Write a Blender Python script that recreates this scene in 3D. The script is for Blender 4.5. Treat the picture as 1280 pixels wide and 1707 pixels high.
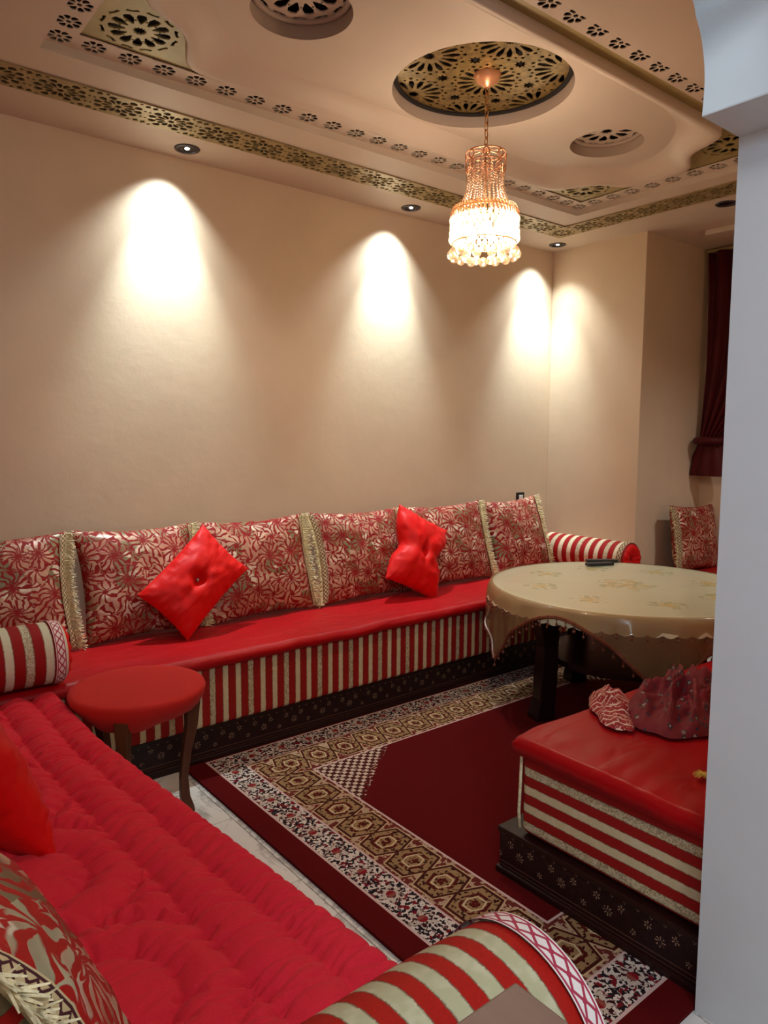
import bpy, math, random
import numpy as np
from mathutils import Matrix, Vector, noise as mnoise
random.seed(7)
PI = math.pi
for o in list(bpy.data.objects):
    bpy.data.objects.remove(o)
scene = bpy.context.scene
col = scene.collection

# ------------------------------------------------------------------ camera
def camera():
    f, cx, cy = 1207.0, 640.0, 853.5
    vx = np.array([2150 - cx, -(733 - cy), -f]); vy = np.array([-337 - cx, -(718 - cy), -f])
    X = vx / np.linalg.norm(vx); Y = vy / np.linalg.norm(vy)
    Y = Y - X * (X @ Y); Y /= np.linalg.norm(Y); Z = np.cross(X, Y)
    R = np.array([X, Y, Z])
    cam = bpy.data.cameras.new('camera'); o = bpy.data.objects.new('camera', cam)
    cam.sensor_fit = 'HORIZONTAL'; cam.sensor_width = 36.0; cam.lens = f / 1280 * 36
    cam.clip_start = 0.02
    m = Matrix([[*R[0], 0], [*R[1], 0], [*R[2], 1.5], [0, 0, 0, 1]])
    o.matrix_world = m
    col.objects.link(o); scene.camera = o
camera()
# ------------------------------------------------------------------ world, lamp of the neighbouring hall, added fill lights, exposure
w = bpy.data.worlds.new('world'); scene.world = w; w.use_nodes = True
w.node_tree.nodes['Background'].inputs[0].default_value = (0.02, 0.025, 0.04, 1)
w.node_tree.nodes['Background'].inputs[1].default_value = 0.5
scene.view_settings.view_transform = 'Standard'
scene.view_settings.look = 'None'
scene.view_settings.exposure = 0.0
scene.view_settings.gamma = 1.0
scene.view_settings.use_curve_mapping = False
scene.cycles.use_denoising = True
scene.cycles.max_bounces = 8
scene.cycles.diffuse_bounces = 4
scene.cycles.transparent_max_bounces = 24
scene.cycles.sample_clamp_indirect = 4.0

SPOT_W, CHAND_W, HALL_W = 56.0, 34.0, 37.0
def light(name, kind, loc, power, color, size=0.1, aim=None, **kw):
    l = bpy.data.lights.new(name, kind); l.energy = power; l.color = color
    if kind == 'AREA':
        l.shape = 'RECTANGLE'; l.size = size[0]; l.size_y = size[1]
    else:
        l.shadow_soft_size = size
    for k, v in kw.items(): setattr(l, k, v)
    o = bpy.data.objects.new(name, l); o.location = loc
    if aim is not None:
        d = Vector(aim) - Vector(loc); o.rotation_euler = d.to_track_quat('-Z', 'Y').to_euler()
    col.objects.link(o); return o
light('hall_lamp', 'AREA', (0.30, -0.95, 2.80), HALL_W, (0.80, 0.90, 1.0), (0.9, 0.5), aim=(0.45, -0.5, 0.0))
light('jamb_fill_light', 'AREA', (-0.95, -0.55, 2.45), 21.0, (0.52, 0.76, 1.0), (0.5, 0.5), aim=(1.70, 0.70, 1.7))  # added cool fill from the left, put in to brighten the jamb and arch
for sx, sy, ax in ((1.58, 3.53, -0.20), (3.04, 3.53, -0.20), (4.44, 3.50, -0.12)):
    light('downlight_beam', 'SPOT', (sx - .05, sy, 2.880), SPOT_W, (0.82, 0.95, 1.0), 0.015,
          aim=(sx - .05 + ax * .35, sy + 0.09, 1.9), spot_size=math.radians(100), spot_blend=1.0)
    light('downlight_beam', 'SPOT', (sx - .05, sy, 2.880), SPOT_W * 3.0, (0.76, 0.95, 1.0), 0.02,
          aim=(sx - .05 + ax * .2, 3.70, 1.35), spot_size=math.radians(58), spot_blend=1.0)
light('downlight_beam', 'SPOT', (4.44, 1.0, 2.880), 90.0, (0.93, 0.97, 0.97), 0.02, aim=(4.75, 1.5, 0.6), spot_size=math.radians(110), spot_blend=1.0)  # added unseen spot without a fixture, brightens the recess wall
for k in range(5):
    a = 2 * PI * k / 5
    light('chandelier_bulb_light', 'POINT', (2.387 + .065 * math.cos(a), 2.276 + .065 * math.sin(a), 2.375), CHAND_W / 5, (1.0, 0.80, 0.58), 0.03)
light('chandelier_bulb_light', 'POINT', (2.387, 2.276, 2.34), CHAND_W * .25, (1.0, 0.80, 0.58), 0.04)

# ------------------------------------------------------------------ node helper
def lin(r, g, b):
    f = lambda c: ((c / 255 + .055) / 1.055) ** 2.4 if c > 10 else c / 255 / 12.92
    return (f(r), f(g), f(b), 1.0)
class T:
    def __init__(s, name):
        s.m = bpy.data.materials.new(name); s.m.use_nodes = True; s.t = s.m.node_tree
        s.b = s.t.nodes['Principled BSDF']; s.out = s.t.nodes['Material Output']
    def n(s, kind): return s.t.nodes.new(kind)
    def put(s, inp, v):
        if isinstance(v, V): s.t.links.new(v.s, inp)
        elif v is not None: inp.default_value = v
    def coord(s, which='Object'):
        return V(s, s.n('ShaderNodeTexCoord').outputs[which])
    def xyz(s, which='Object'):
        q = s.n('ShaderNodeSeparateXYZ'); s.put(q.inputs[0], s.coord(which)); return [V(s, q.outputs[i]) for i in range(3)]
    def vec(s, x, y, z=0.0):
        q = s.n('ShaderNodeCombineXYZ')
        for i, v in enumerate((x, y, z)): s.put(q.inputs[i], v)
        return V(s, q.outputs[0])
    def sep(s, v):
        q = s.n('ShaderNodeSeparateXYZ'); s.put(q.inputs[0], v); return [V(s, q.outputs[i]) for i in range(3)]
    def scale(s, v, k):
        q = s.n('ShaderNodeVectorMath'); q.operation = 'MULTIPLY'; s.put(q.inputs[0], v); q.inputs[1].default_value = k if hasattr(k, '__len__') else (k, k, k); return V(s, q.outputs[0])
    def vadd(s, a, b, op='ADD'):
        q = s.n('ShaderNodeVectorMath'); q.operation = op; s.put(q.inputs[0], a); s.put(q.inputs[1], b); return V(s, q.outputs[0])
    def noise(s, v, sc=5, det=2, rough=.5, colr=False, dist=0):
        q = s.n('ShaderNodeTexNoise'); s.put(q.inputs['Vector'], v); q.inputs['Scale'].default_value = sc
        q.inputs['Detail'].default_value = det; q.inputs['Roughness'].default_value = rough; q.inputs['Distortion'].default_value = dist
        return V(s, q.outputs['Color' if colr else 'Fac'])
    def vor(s, v, sc=5, feat='F1', out='Distance', rnd=1.0, dim='3D'):
        q = s.n('ShaderNodeTexVoronoi'); q.voronoi_dimensions = dim; q.feature = feat; s.put(q.inputs['Vector'], v); q.inputs['Scale'].default_value = sc
        q.inputs['Randomness'].default_value = rnd
        return V(s, q.outputs[out])
    def mix(s, f, a, b):
        q = s.n('ShaderNodeMix'); q.data_type = 'RGBA'
        s.put(q.inputs[0], f); s.put(q.inputs[6], a); s.put(q.inputs[7], b); return V(s, q.outputs[2])
    def ss(s, x, a, b):            # smooth step
        q = s.n('ShaderNodeMapRange'); q.interpolation_type = 'SMOOTHSTEP'; s.put(q.inputs[0], x)
        q.inputs[1].default_value = a; q.inputs[2].default_value = b; return V(s, q.outputs[0])
    def bump(s, h, st=.3, dist=.01):
        q = s.n('ShaderNodeBump'); s.put(q.inputs['Height'], h); q.inputs['Strength'].default_value = st; q.inputs['Distance'].default_value = dist
        s.t.links.new(q.outputs[0], s.b.inputs['Normal']); return s
    def set(s, **k):
        names = dict(color='Base Color', rough='Roughness', metal='Metallic', sheen='Sheen Weight', coat='Coat Weight', spec='Specular IOR Level',
                     trans='Transmission Weight', ior='IOR', ecol='Emission Color', est='Emission Strength', sub='Subsurface Weight', coatr='Coat Roughness', stint='Sheen Tint', srough='Sheen Roughness', alpha='Alpha')
        for a, v in k.items(): s.put(s.b.inputs[names[a]], v)
        return s
class V:
    def __init__(s, t, sock): s.t = t; s.s = sock
    def op(s, o, b=None, c=None):
        q = s.t.n('ShaderNodeMath'); q.operation = o; s.t.put(q.inputs[0], s)
        if b is not None: s.t.put(q.inputs[1], b)
        if c is not None: s.t.put(q.inputs[2], c)
        return V(s.t, q.outputs[0])
    def __add__(s, o): return s.op('ADD', o)
    __radd__ = __add__
    def __sub__(s, o): return s.op('SUBTRACT', o)
    def __rsub__(s, o): return (s * -1.0) + o
    def __mul__(s, o): return s.op('MULTIPLY', o)
    __rmul__ = __mul__
    def __truediv__(s, o): return s.op('DIVIDE', o)
    def __gt__(s, o): return s.op('GREATER_THAN', o)
    def __lt__(s, o): return s.op('LESS_THAN', o)
    def abs(s): return s.op('ABSOLUTE')
    def min(s, o): return s.op('MINIMUM', o)
    def max(s, o): return s.op('MAXIMUM', o)
    def sin(s): return s.op('SINE')
    def cos(s): return s.op('COSINE')
    def sqrt(s): return s.op('SQRT')
    def fract(s): return s.op('FRACT')
    def atan2(s, o): return s.op('ARCTAN2', o)
    def tri(s, p):                 # centred repeat: -p/2 .. p/2
        return ((s / p + 100.5).fract() - 0.5) * p

M = {}
def plain(name, c, rough=.6, nsc=0, namt=.1, **k):
    t = T(name); cc = lin(*c)
    if nsc:
        n = t.noise(t.coord(), nsc, 4, .6)
        t.set(color=t.mix(t.ss(n, .3, .7), tuple(x * (1 - namt) for x in cc[:3]) + (1,), tuple(min(1, x * (1 + namt)) for x in cc[:3]) + (1,)))
    else: t.set(color=cc)
    t.set(rough=rough, **k); M[name] = t.m; return t
t = plain('wall_plaster', (217, 193, 164), .48, 1.3, .05); t.bump(t.noise(t.coord(), 14, 4, .6), .12, .01)
t = plain('recess_plaster', (214, 188, 158), .5, 1.3, .05); t.bump(t.noise(t.coord(), 14, 4, .6), .12, .01)
t = plain('ceiling_plaster', (204, 186, 168), .5, .9, .04); t.bump(t.noise(t.coord(), 5, 3, .5), .06, .01)
t = plain('jamb_paint', (208, 206, 204), .5, 2.0, .03); t.bump(t.noise(t.coord(), 30, 3, .5), .05, .005)
plain('void_shade', (20, 10, 8), .9)  # near-black colour standing in for the shade behind the ceiling openings
plain('grille_wall', (178, 158, 142), .6)
plain('brass_paint', (158, 140, 88), .45, 6, .12, metal=.15)
plain('brass_fret', (156, 136, 92), .42, 8, .15, metal=.25)
plain('brass_dark', (136, 110, 62), .3, 30, .35, metal=.55)
plain('gold', (205, 150, 92), .28, 0, 0, metal=.85)
plain('gold_pink', (214, 150, 110), .35, 0, 0, metal=.6)
t = plain('wood_dark', (46, 20, 16), .38, 0, 0)
x, y, z = t.xyz(); n = t.noise(t.vec(x * .6, y * .6, z * 9), 6, 4, .6)
t.set(color=t.mix(n, lin(24, 8, 7), lin(48, 18, 14)), coat=.06, spec=.3)
t = plain('wood_leg', (96, 52, 28), .4, 0, 0)
x, y, z = t.xyz(); n = t.noise(t.vec(x * 9, y * 9, z * .8), 5, 4, .6)
t.set(color=t.mix(n, lin(70, 34, 18), lin(104, 56, 30)), coat=.03, spec=.3)
t = plain('wood_block', (122, 92, 76), .45, 0, 0)
x, y, z = t.xyz(); n = t.noise(t.vec(x * 8, y * .7, z), 6, 4, .6)
t.set(color=t.mix(n, lin(112, 84, 70), lin(132, 100, 84)))
# marble
t = T('marble'); n = t.noise(t.coord(), 2.2, 6, .62, dist=1.4); v = (n - .5).abs()
t.set(color=t.mix(t.ss(v, 0, .05), lin(176, 168, 160), lin(226, 218, 208)), rough=.16); M['marble'] = t.m
plain('grout', (150, 142, 134), .8)
# carved sofa plinth with small inlaid stars
def inlay(name, ax):
    t = T(name); q = t.xyz(); s_ = q[ax]; z_ = q[2]
    nb = t.noise(t.coord(), 30, 3, .6)
    def stars(sc_, zc, r, nray, off=0.0):
        a = (s_ + off).tri(sc_); b = z_ - zc; d = (a * a + b * b).sqrt(); th = a.atan2(b)
        ray = (th * nray / 2.0).cos().abs() > .86
        return ray * (d < r) * (d > r * .25)
    m = stars(.085, .122, .0125, 6).max(stars(.17, .094, .016, 8, .04)).max(stars(.0425, .148, .005, 4, .01)).max(stars(.17, .075, .010, 6, -.045))
    m = m * (t.noise(t.coord(), 120, 2) > .4)
    base = t.mix(nb, lin(27, 8, 9), lin(42, 14, 14))
    line = ((z_ - .052).abs() < .0016).max((z_ - .038).abs() < .0012)
    base = t.mix(line * .6, base, lin(120, 78, 60))
    t.set(color=t.mix(m * .75, base, lin(190, 150, 120)), rough=.45, coat=.05, spec=.3)
    t.bump(t.ss(t.vor(t.coord(), 60, 'DISTANCE_TO_EDGE'), 0, .1), .25, .003); M[name] = t.m
inlay('inlay_x', 0); inlay('inlay_y', 1)
# striped upholstery
def stripes(name, fn, period, phase=0.0, frac=.42, red=(164, 26, 20), cream=(206, 184, 142), glit=1.0):
    t = T(name); q = t.xyz(); s_ = fn(t, q)
    wob = (t.noise(t.coord(), 60, 2) - .5) * .0045
    u = (s_ + wob + phase) / period + 50.0
    fr = (u.fract() - .5).abs() * 2.0
    cr = t.ss(fr, 1 - frac + .02, 1 - frac - .02) if False else t.ss(fr, frac - .03, frac + .03)
    idx = ((u - .0) / 3.0).fract()             # every third cream stripe glitters
    gl = (idx > .66) * glit
    spk = t.noise(t.coord(), 260, 2)
    creamc = t.mix(gl * (spk > .5), lin(*cream), lin(150, 128, 96))
    creamc = t.mix(t.ss(t.noise(t.coord(), 40, 3), .4, .75) * .35, creamc, lin(225, 210, 180))
    redc = t.mix(t.noise(t.coord(), 180, 2), lin(*[int(c * .82) for c in red]), lin(*red))
    edge = t.ss((fr - frac).abs(), .10, .02) * (spk > .42)
    c = t.mix(cr, creamc, redc); c = t.mix(edge * .6, c, lin(92, 62, 44))
    t.set(color=c, rough=.7, sheen=.0, spec=.2); t.bump(t.noise(t.coord(), 240, 2), .2, .002); M[name] = t.m
stripes('stripe_x', lambda t, q: q[0], .0644)
stripes('stripe_y', lambda t, q: q[1], .0644)
stripes('stripe_z', lambda t, q: q[2], .0625, .012, .47)
stripes('stripe_bolster', lambda t, q: q[0], .057, .02, .50, red=(184, 24, 12), cream=(182, 172, 134), glit=0)
stripes('stripe_bolster_far', lambda t, q: q[0], .078, .02, .48, red=(176, 24, 24), cream=(226, 206, 172))
stripes('stripe_bolster_left', lambda t, q: q[0], .070, .025, .44, red=(160, 20, 18), cream=(206, 200, 170))
# braid
def braid(name, base=(220, 205, 185), fig=(140, 24, 36)):
    t = T(name); u, v, _ = t.sep(t.coord('UV')); a = u.tri(1.0); b = v - .5
    d = (a.abs() * .55 - b.abs() + .02).abs()
    m = (d < .07).max((b.abs() - .38).abs() < .05)
    d2 = (a * a + b * b).sqrt() < .13
    t.set(color=t.mix(m.max(d2), lin(*base), lin(*fig)), rough=.7); t.bump(t.noise(t.coord(), 300), .3, .002); M[name] = t.m
braid('braid_white', (232, 214, 204), (170, 40, 66)); braid('braid_dark', (205, 178, 130), (70, 18, 24)); braid('braid_brown', (150, 92, 66), (60, 14, 16))
plain('fringe_cream', (228, 212, 168), .6, 90, .25)
plain('fringe_yellow', (228, 196, 90), .6, 90, .2)
# brocade with big outlined flowers, pale satin petals on red
def brocade(name, sc=1.0, th=0.0, ground=(140, 26, 22), pet1=(208, 172, 144), pet2=(124, 112, 78), pet3=(232, 216, 188)):
    t = T(name)
    info = t.n('ShaderNodeObjectInfo'); rnd = V(t, info.outputs['Random'])
    co = t.coord(); x, y, z = t.sep(co)
    p = t.vec(x + rnd * 7.0, z + rnd * 3.0, 0.0)
    wob = t.noise(p, 16 * sc, 2, .5, True); p2 = t.vadd(p, t.scale(t.vadd(wob, (.5, .5, .5), 'SUBTRACT'), .05 / sc))
    def layer(scale, n, seed):
        pp = t.vadd(p2, (seed, seed * .7, 0))
        pos = t.vor(pp, scale, 'F1', 'Position', .8, '2D'); d = t.vadd(pp, pos, 'SUBTRACT'); dx, dy, _ = t.sep(d)
        r = (dx * dx + dy * dy).sqrt() * scale; th = dx.atan2(dy)
        swirl = th * n + r * 5.0 + t.noise(pp, 9 * sc, 2) * 5.0
        c = swirl.cos()
        return r, c, t.noise(t.vadd(pos, (3, 1, 0)), 7, 0)
    r, c, k = layer(5.2 * sc, 6.0, 0.0)
    r2, c2, k2 = layer(8.5 * sc, 4.0, 5.3)
    edge = t.vor(p2, 5.2 * sc, 'DISTANCE_TO_EDGE', 'Distance', .8, '2D')
    petal = t.ss(c.abs(), .42 + th, .60 + th) * t.ss(r, .07, .15)
    rings = t.ss(((r * 10.0 + c * 2.0).sin()).abs(), .20, .40)
    petal2 = t.ss(c2.abs(), .40 + th, .58 + th) * t.ss(r2, .10, .2)
    far = t.ss(r, .46, .50)
    m = petal * rings
    m = m + (petal2 - m) * far
    big = t.noise(p, 5.5 * sc, 2)
    colr = t.mix(t.ss(big, .42, .5), lin(*pet1), t.mix(t.ss(k2, .45, .55), lin(*pet1), lin(*pet2)))
    colr = t.mix(t.ss(t.noise(p, 9 * sc, 1), .60, .64), colr, lin(*pet3))
    red = t.mix(t.noise(p, 60, 2), lin(*[int(c_ * .8) for c_ in ground]), lin(*ground))
    shade = t.ss(t.noise(t.vec(x * 1.0 + rnd * 5., z * 1.0, 0), 9, 2), .38, .62)
    satin = t.mix(shade, t.mix(.45, colr, lin(*ground)), colr)
    t.set(color=t.mix(m, red, satin), rough=t.mix(m, (.75,) * 3 + (1,), (.34,) * 3 + (1,)), sheen=.0, spec=.3, metal=m * .08)
    t.bump(m, .35, .004); M[name] = t.m
brocade('brocade', 1.25, .07, ground=(150, 18, 14), pet1=(192, 150, 122), pet3=(222, 200, 172))
brocade('brocade_near', 1.0, .16, (186, 22, 12), (196, 184, 150), (110, 104, 74), (214, 206, 178))
# satins
def satin(name, c1, c2, rough=.42, wr=7.0, wst=.25, sheen=.03):
    t = T(name); x, y, z = t.xyz()
    n = t.noise(t.coord(), 3, 3); wv = t.noise(t.vec(x * .5, y * 1.3, z), wr, 2, .5, dist=.6)
    t.set(color=t.mix(n, lin(*c1), lin(*c2)), rough=rough, sheen=sheen, srough=.4, spec=.22); t.bump(wv, wst, .02); M[name] = t.m
satin('satin_red', (150, 3, 10), (178, 6, 16), .38, 7, .4)
satin('velvet_dark_red', (152, 3, 10), (186, 6, 15), .42, 9, .55)
satin('cushion_red', (208, 8, 6), (222, 14, 10), .52, 9, .55)
satin('stool_cloth', (184, 30, 22), (196, 36, 28), .8, 4, .1)
t = T('quilt'); t.set(color=t.mix(t.noise(t.coord(), 260, 2), lin(200, 28, 44), lin(224, 44, 58)), rough=.85, sheen=.03, spec=.15); t.bump(t.noise(t.coord(), 380, 2), .25, .002); M['quilt'] = t.m
satin('curtain_red', (56, 3, 6), (82, 5, 10), .6, 4, .1)
# tablecloth: cream with faint yellow-green posies
t = T('tablecloth'); x, y, z = t.xyz()
r = (x * x + y * y).sqrt(); th = y.atan2(x)
def posy(cx_, cy_, rad):
    a = x - cx_; b = y - cy_; d = (a * a + b * b).sqrt(); an = a.atan2(b); return (d < ((an * 5.0).cos() * .30 + .8) * rad), d
n1 = t.noise(t.coord(), 26, 2)
pat = None; lf = None
cent = [(0.0, 0.0, .045), (.09, .03, .035), (-.09, .03, .035), (0.05, -.08, .035), (-.05, -.08, .035), (0, .1, .035)] + [(.47 * math.cos(a), .47 * math.sin(a), .05) for a in [i * PI / 4 + .2 for i in range(8)]]
for cx_, cy_, rad in cent:
    m_, d = posy(cx_, cy_, rad); pat = m_ if pat is None else pat.max(m_)
    l_ = (d < rad * 1.9) * (n1 > .53); lf = l_ if lf is None else lf.max(l_)
base = t.mix(t.noise(t.coord(), 4, 2), lin(208, 204, 168), lin(218, 214, 182))
c = t.mix(lf * .55, base, lin(150, 148, 84)); c = t.mix(pat * .6, c, lin(214, 176, 78))
t.set(color=c, rough=.35, coat=.8, coatr=.12); t.bump(t.noise(t.coord(), 9, 3, .5, dist=1.0), .12, .02); M['tablecloth'] = t.m
# sheer cloth
t = T('sheer'); t.set(color=lin(168, 132, 88), rough=.5, coat=.5, coatr=.1)
tr = t.n('ShaderNodeBsdfTransparent'); tr.inputs[0].default_value = (.92, .84, .74, 1); mx = t.n('ShaderNodeMixShader'); mx.inputs[0].default_value = .5
t.t.links.new(tr.outputs[0], mx.inputs[1]); t.t.links.new(t.b.outputs[0], mx.inputs[2]); t.t.links.new(mx.outputs[0], t.out.inputs[0]); M['sheer'] = t.m
plain('bead_brown', (120, 66, 44), .3)
# crystal: clear beads, partly see-through, partly catching the bulbs
def crystal(name, c, tfac, tl=.35, rough=.08):
    t = T(name); nt = t.t
    tr = t.n('ShaderNodeBsdfTransparent'); tr.inputs[0].default_value = (1, .97, .92, 1)
    gl = t.n('ShaderNodeBsdfGlossy'); gl.inputs['Roughness'].default_value = rough; gl.inputs[0].default_value = (1, .95, .85, 1)
    tl_ = t.n('ShaderNodeBsdfTranslucent'); tl_.inputs[0].default_value = lin(*c)
    df = t.n('ShaderNodeBsdfDiffuse'); df.inputs[0].default_value = lin(*c)
    a = t.n('ShaderNodeMixShader'); a.inputs[0].default_value = .5; nt.links.new(tl_.outputs[0], a.inputs[1]); nt.links.new(df.outputs[0], a.inputs[2])
    b = t.n('ShaderNodeMixShader'); b.inputs[0].default_value = 1 - tl; nt.links.new(a.outputs[0], b.inputs[1]); nt.links.new(gl.outputs[0], b.inputs[2])
    d = t.n('ShaderNodeMixShader'); d.inputs[0].default_value = tfac; nt.links.new(b.outputs[0], d.inputs[1]); nt.links.new(tr.outputs[0], d.inputs[2])
    nt.links.new(d.outputs[0], t.out.inputs[0]); M[name] = t.m
crystal('crystal_amber', (150, 100, 58), .22, .5, .2)
crystal('crystal_clear', (255, 244, 225), .55, .55, .06)
crystal('crystal_ball', (215, 190, 165), .66, .22, .04)
t = T('bulb'); t.set(color=(1, .9, .75, 1), ecol=(1.0, .84, .60, 1), est=18.0); M['bulb'] = t.m
t = T('spot_lit'); t.set(color=(1, 1, 1, 1), ecol=(.93, .97, 1.0, 1), est=14.0); M['spot_lit'] = t.m
plain('spot_rim', (74, 72, 76), .3, metal=.7); plain('spot_dark', (50, 48, 52), .2, metal=.5)
plain('black_plastic', (22, 21, 24), .35); plain('button_grey', (120, 118, 120), .5); plain('white_plastic', (225, 222, 215), .4)
plain('silver', (190, 190, 190), .25, metal=.9)
t = T('night_glass'); t.set(color=lin(14, 10, 14), rough=.05); M['night_glass'] = t.m
# scarf
t = T('scarf'); x, y, z = t.xyz(); d = t.vor(t.coord(), 30, 'F1', 'Distance'); n = t.noise(t.coord(), 7, 2)
c = t.mix(n, lin(84, 8, 20), lin(140, 16, 36)); c = t.mix((d < .34) * (t.noise(t.coord(), 110) > .47), c, lin(40, 44, 56)); c = t.mix((d < .22) * (t.noise(t.coord(), 150) > .5), c, lin(170, 150, 132))
t.set(color=c, rough=.7); t.bump(t.noise(t.coord(), 12, 3, .6, dist=1), .3, .02); M['scarf'] = t.m
t = T('scarf_border'); x, y, z = t.xyz(); u = ((x + y * .7).tri(.03)).abs()
t.set(color=t.mix((u < .003).max(t.noise(t.coord(), 140) > .62), lin(150, 22, 30), lin(220, 190, 170)), rough=.7); M['scarf_border'] = t.m

# ---- rug
RX0, RX1, RY0, RY1 = 1.25, 4.50, .85, 3.05
t = T('rug'); x, y, z = t.xyz()
ax_ = (x - RX0).min((x * -1.0) + RX1); ay_ = (y - RY0).min((y * -1.0) + RY1)
e = ax_.min(ay_); isx = ax_ < ay_
s_ = isx * y + (1.0 - isx) * x
maroon = t.mix(t.noise(t.coord(), 240, 2), lin(74, 5, 7), lin(100, 13, 13))
white = lin(206, 182, 168)
nz = t.noise(t.coord(), 70, 3); nz2 = t.noise(t.vadd(t.coord(), (4, 2, 0)), 46, 2)
# floral guard band
v = (e - .160) / .062; a = s_.tri(.155)
d = (a * a * 260.0 + v * v * .9).sqrt(); an = (a * 16.0).atan2(v)
fl = t.mix((nz > .50), lin(214, 196, 182), lin(38, 26, 30))
fl = t.mix((nz2 > .60), fl, lin(120, 24, 32))
flower = (d < ((an * 6.0).cos() * .15 + .62))
fl = t.mix(flower, fl, t.mix(nz > .47, lin(60, 22, 26), lin(196, 176, 160)))
fl = t.mix(d < .26, fl, t.mix(((s_ / .31).fract() > .5), lin(140, 70, 60), lin(134, 26, 34)))
# gold medallion band
v = (e - .338) / .104; a = s_.tri(.150) / .075
m = v.abs().max(a.abs() * .78 + v.abs() * .42)
gold = t.mix((nz > .56), lin(152, 118, 80), lin(52, 18, 14))
ring = (((m - .45).abs() < .06) * (nz2 > .42)).max((m < .18) * (nz > .42))
gold = t.mix(ring, gold, lin(84, 22, 18)); gold = t.mix(((m - .33).abs() < .03), gold, lin(206, 178, 140))
gold = t.mix(((m - .80).abs() < .05), gold, lin(70, 26, 20)); gold = t.mix(((m - .88).abs() < .025), gold, lin(196, 164, 122))
betw = t.mix((nz2 > .52), lin(104, 40, 34), lin(176, 144, 116)); gold = t.mix(m > .905, gold, betw)
# lattice in the corners of the field
fx = (ax_ - .45); fy = (ay_ - .45)
l1 = ((fx + fy * 1.0).tri(.044)).abs(); l2 = ((fx - fy * 1.0).tri(.044)).abs()
diam = (l1 + l2) < .0245
lat = t.mix(diam * (nz > .36), lin(206, 180, 158), lin(74, 30, 28))
zig = (((fx - fy) / .030).fract() - .5).abs() * .10
tri_ = (fx / .40 + fy / .34 + zig) < 1.0
tri2 = ((fx / .40 + fy / .34 + zig) < 1.08) * (nz > .5)
c = t.mix(tri_.max(tri2) * (y > 1.95), maroon, lat)
c = t.mix(e < .445, c, gold); c = t.mix(e < .228, c, fl); c = t.mix(e < .100, c, maroon)
ln = ((e - .100).abs() < .005).max((e - .228).abs() < .004).max((e - .449).abs() < .0045)
c = t.mix(ln, c, lin(206, 172, 162))
t.set(color=c, rough=.95, sheen=.0, spec=.1); t.bump(t.noise(t.coord(), 500, 2), .5, .003); M['rug'] = t.m

# ------------------------------------------------------------------ mesh helpers
def link(o, parent=None):
    col.objects.link(o)
    if parent is not None: o.parent = parent
    return o
def mk(name, verts, faces, mat, parent=None, loc=(0, 0, 0), rot=(0, 0, 0), smooth=False, bevel=0, mats=None, mi=None, uvs=None):
    me = bpy.data.meshes.new(name); me.from_pydata([tuple(map(float, v)) for v in verts], [], [tuple(f) for f in faces])
    for m in (mats or [mat]): me.materials.append(M[m])
    if mi is not None: me.polygons.foreach_set('material_index', mi)
    if smooth: me.polygons.foreach_set('use_smooth', [True] * len(me.polygons))
    if uvs is not None:
        ul = me.uv_layers.new(name='UVMap')
        for l in me.loops: ul.data[l.index].uv = uvs[l.vertex_index]
    me.update()
    o = bpy.data.objects.new(name, me); o.location = loc; o.rotation_euler = rot; link(o, parent)
    if bevel:
        b = o.modifiers.new('b', 'BEVEL'); b.width = bevel; b.segments = 2; b.limit_method = 'ANGLE'
    return o
def tag(o, label=None, cat=None, group=None, kind=None):
    if label: o['label'] = label
    if cat: o['category'] = cat
    if group: o['group'] = group
    if kind: o['kind'] = kind
    return o
def empty(name, loc=(0, 0, 0), rot=(0, 0, 0)):
    o = bpy.data.objects.new(name, None); o.location = loc; o.rotation_euler = rot; o.empty_display_size = .05; return link(o)
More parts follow.
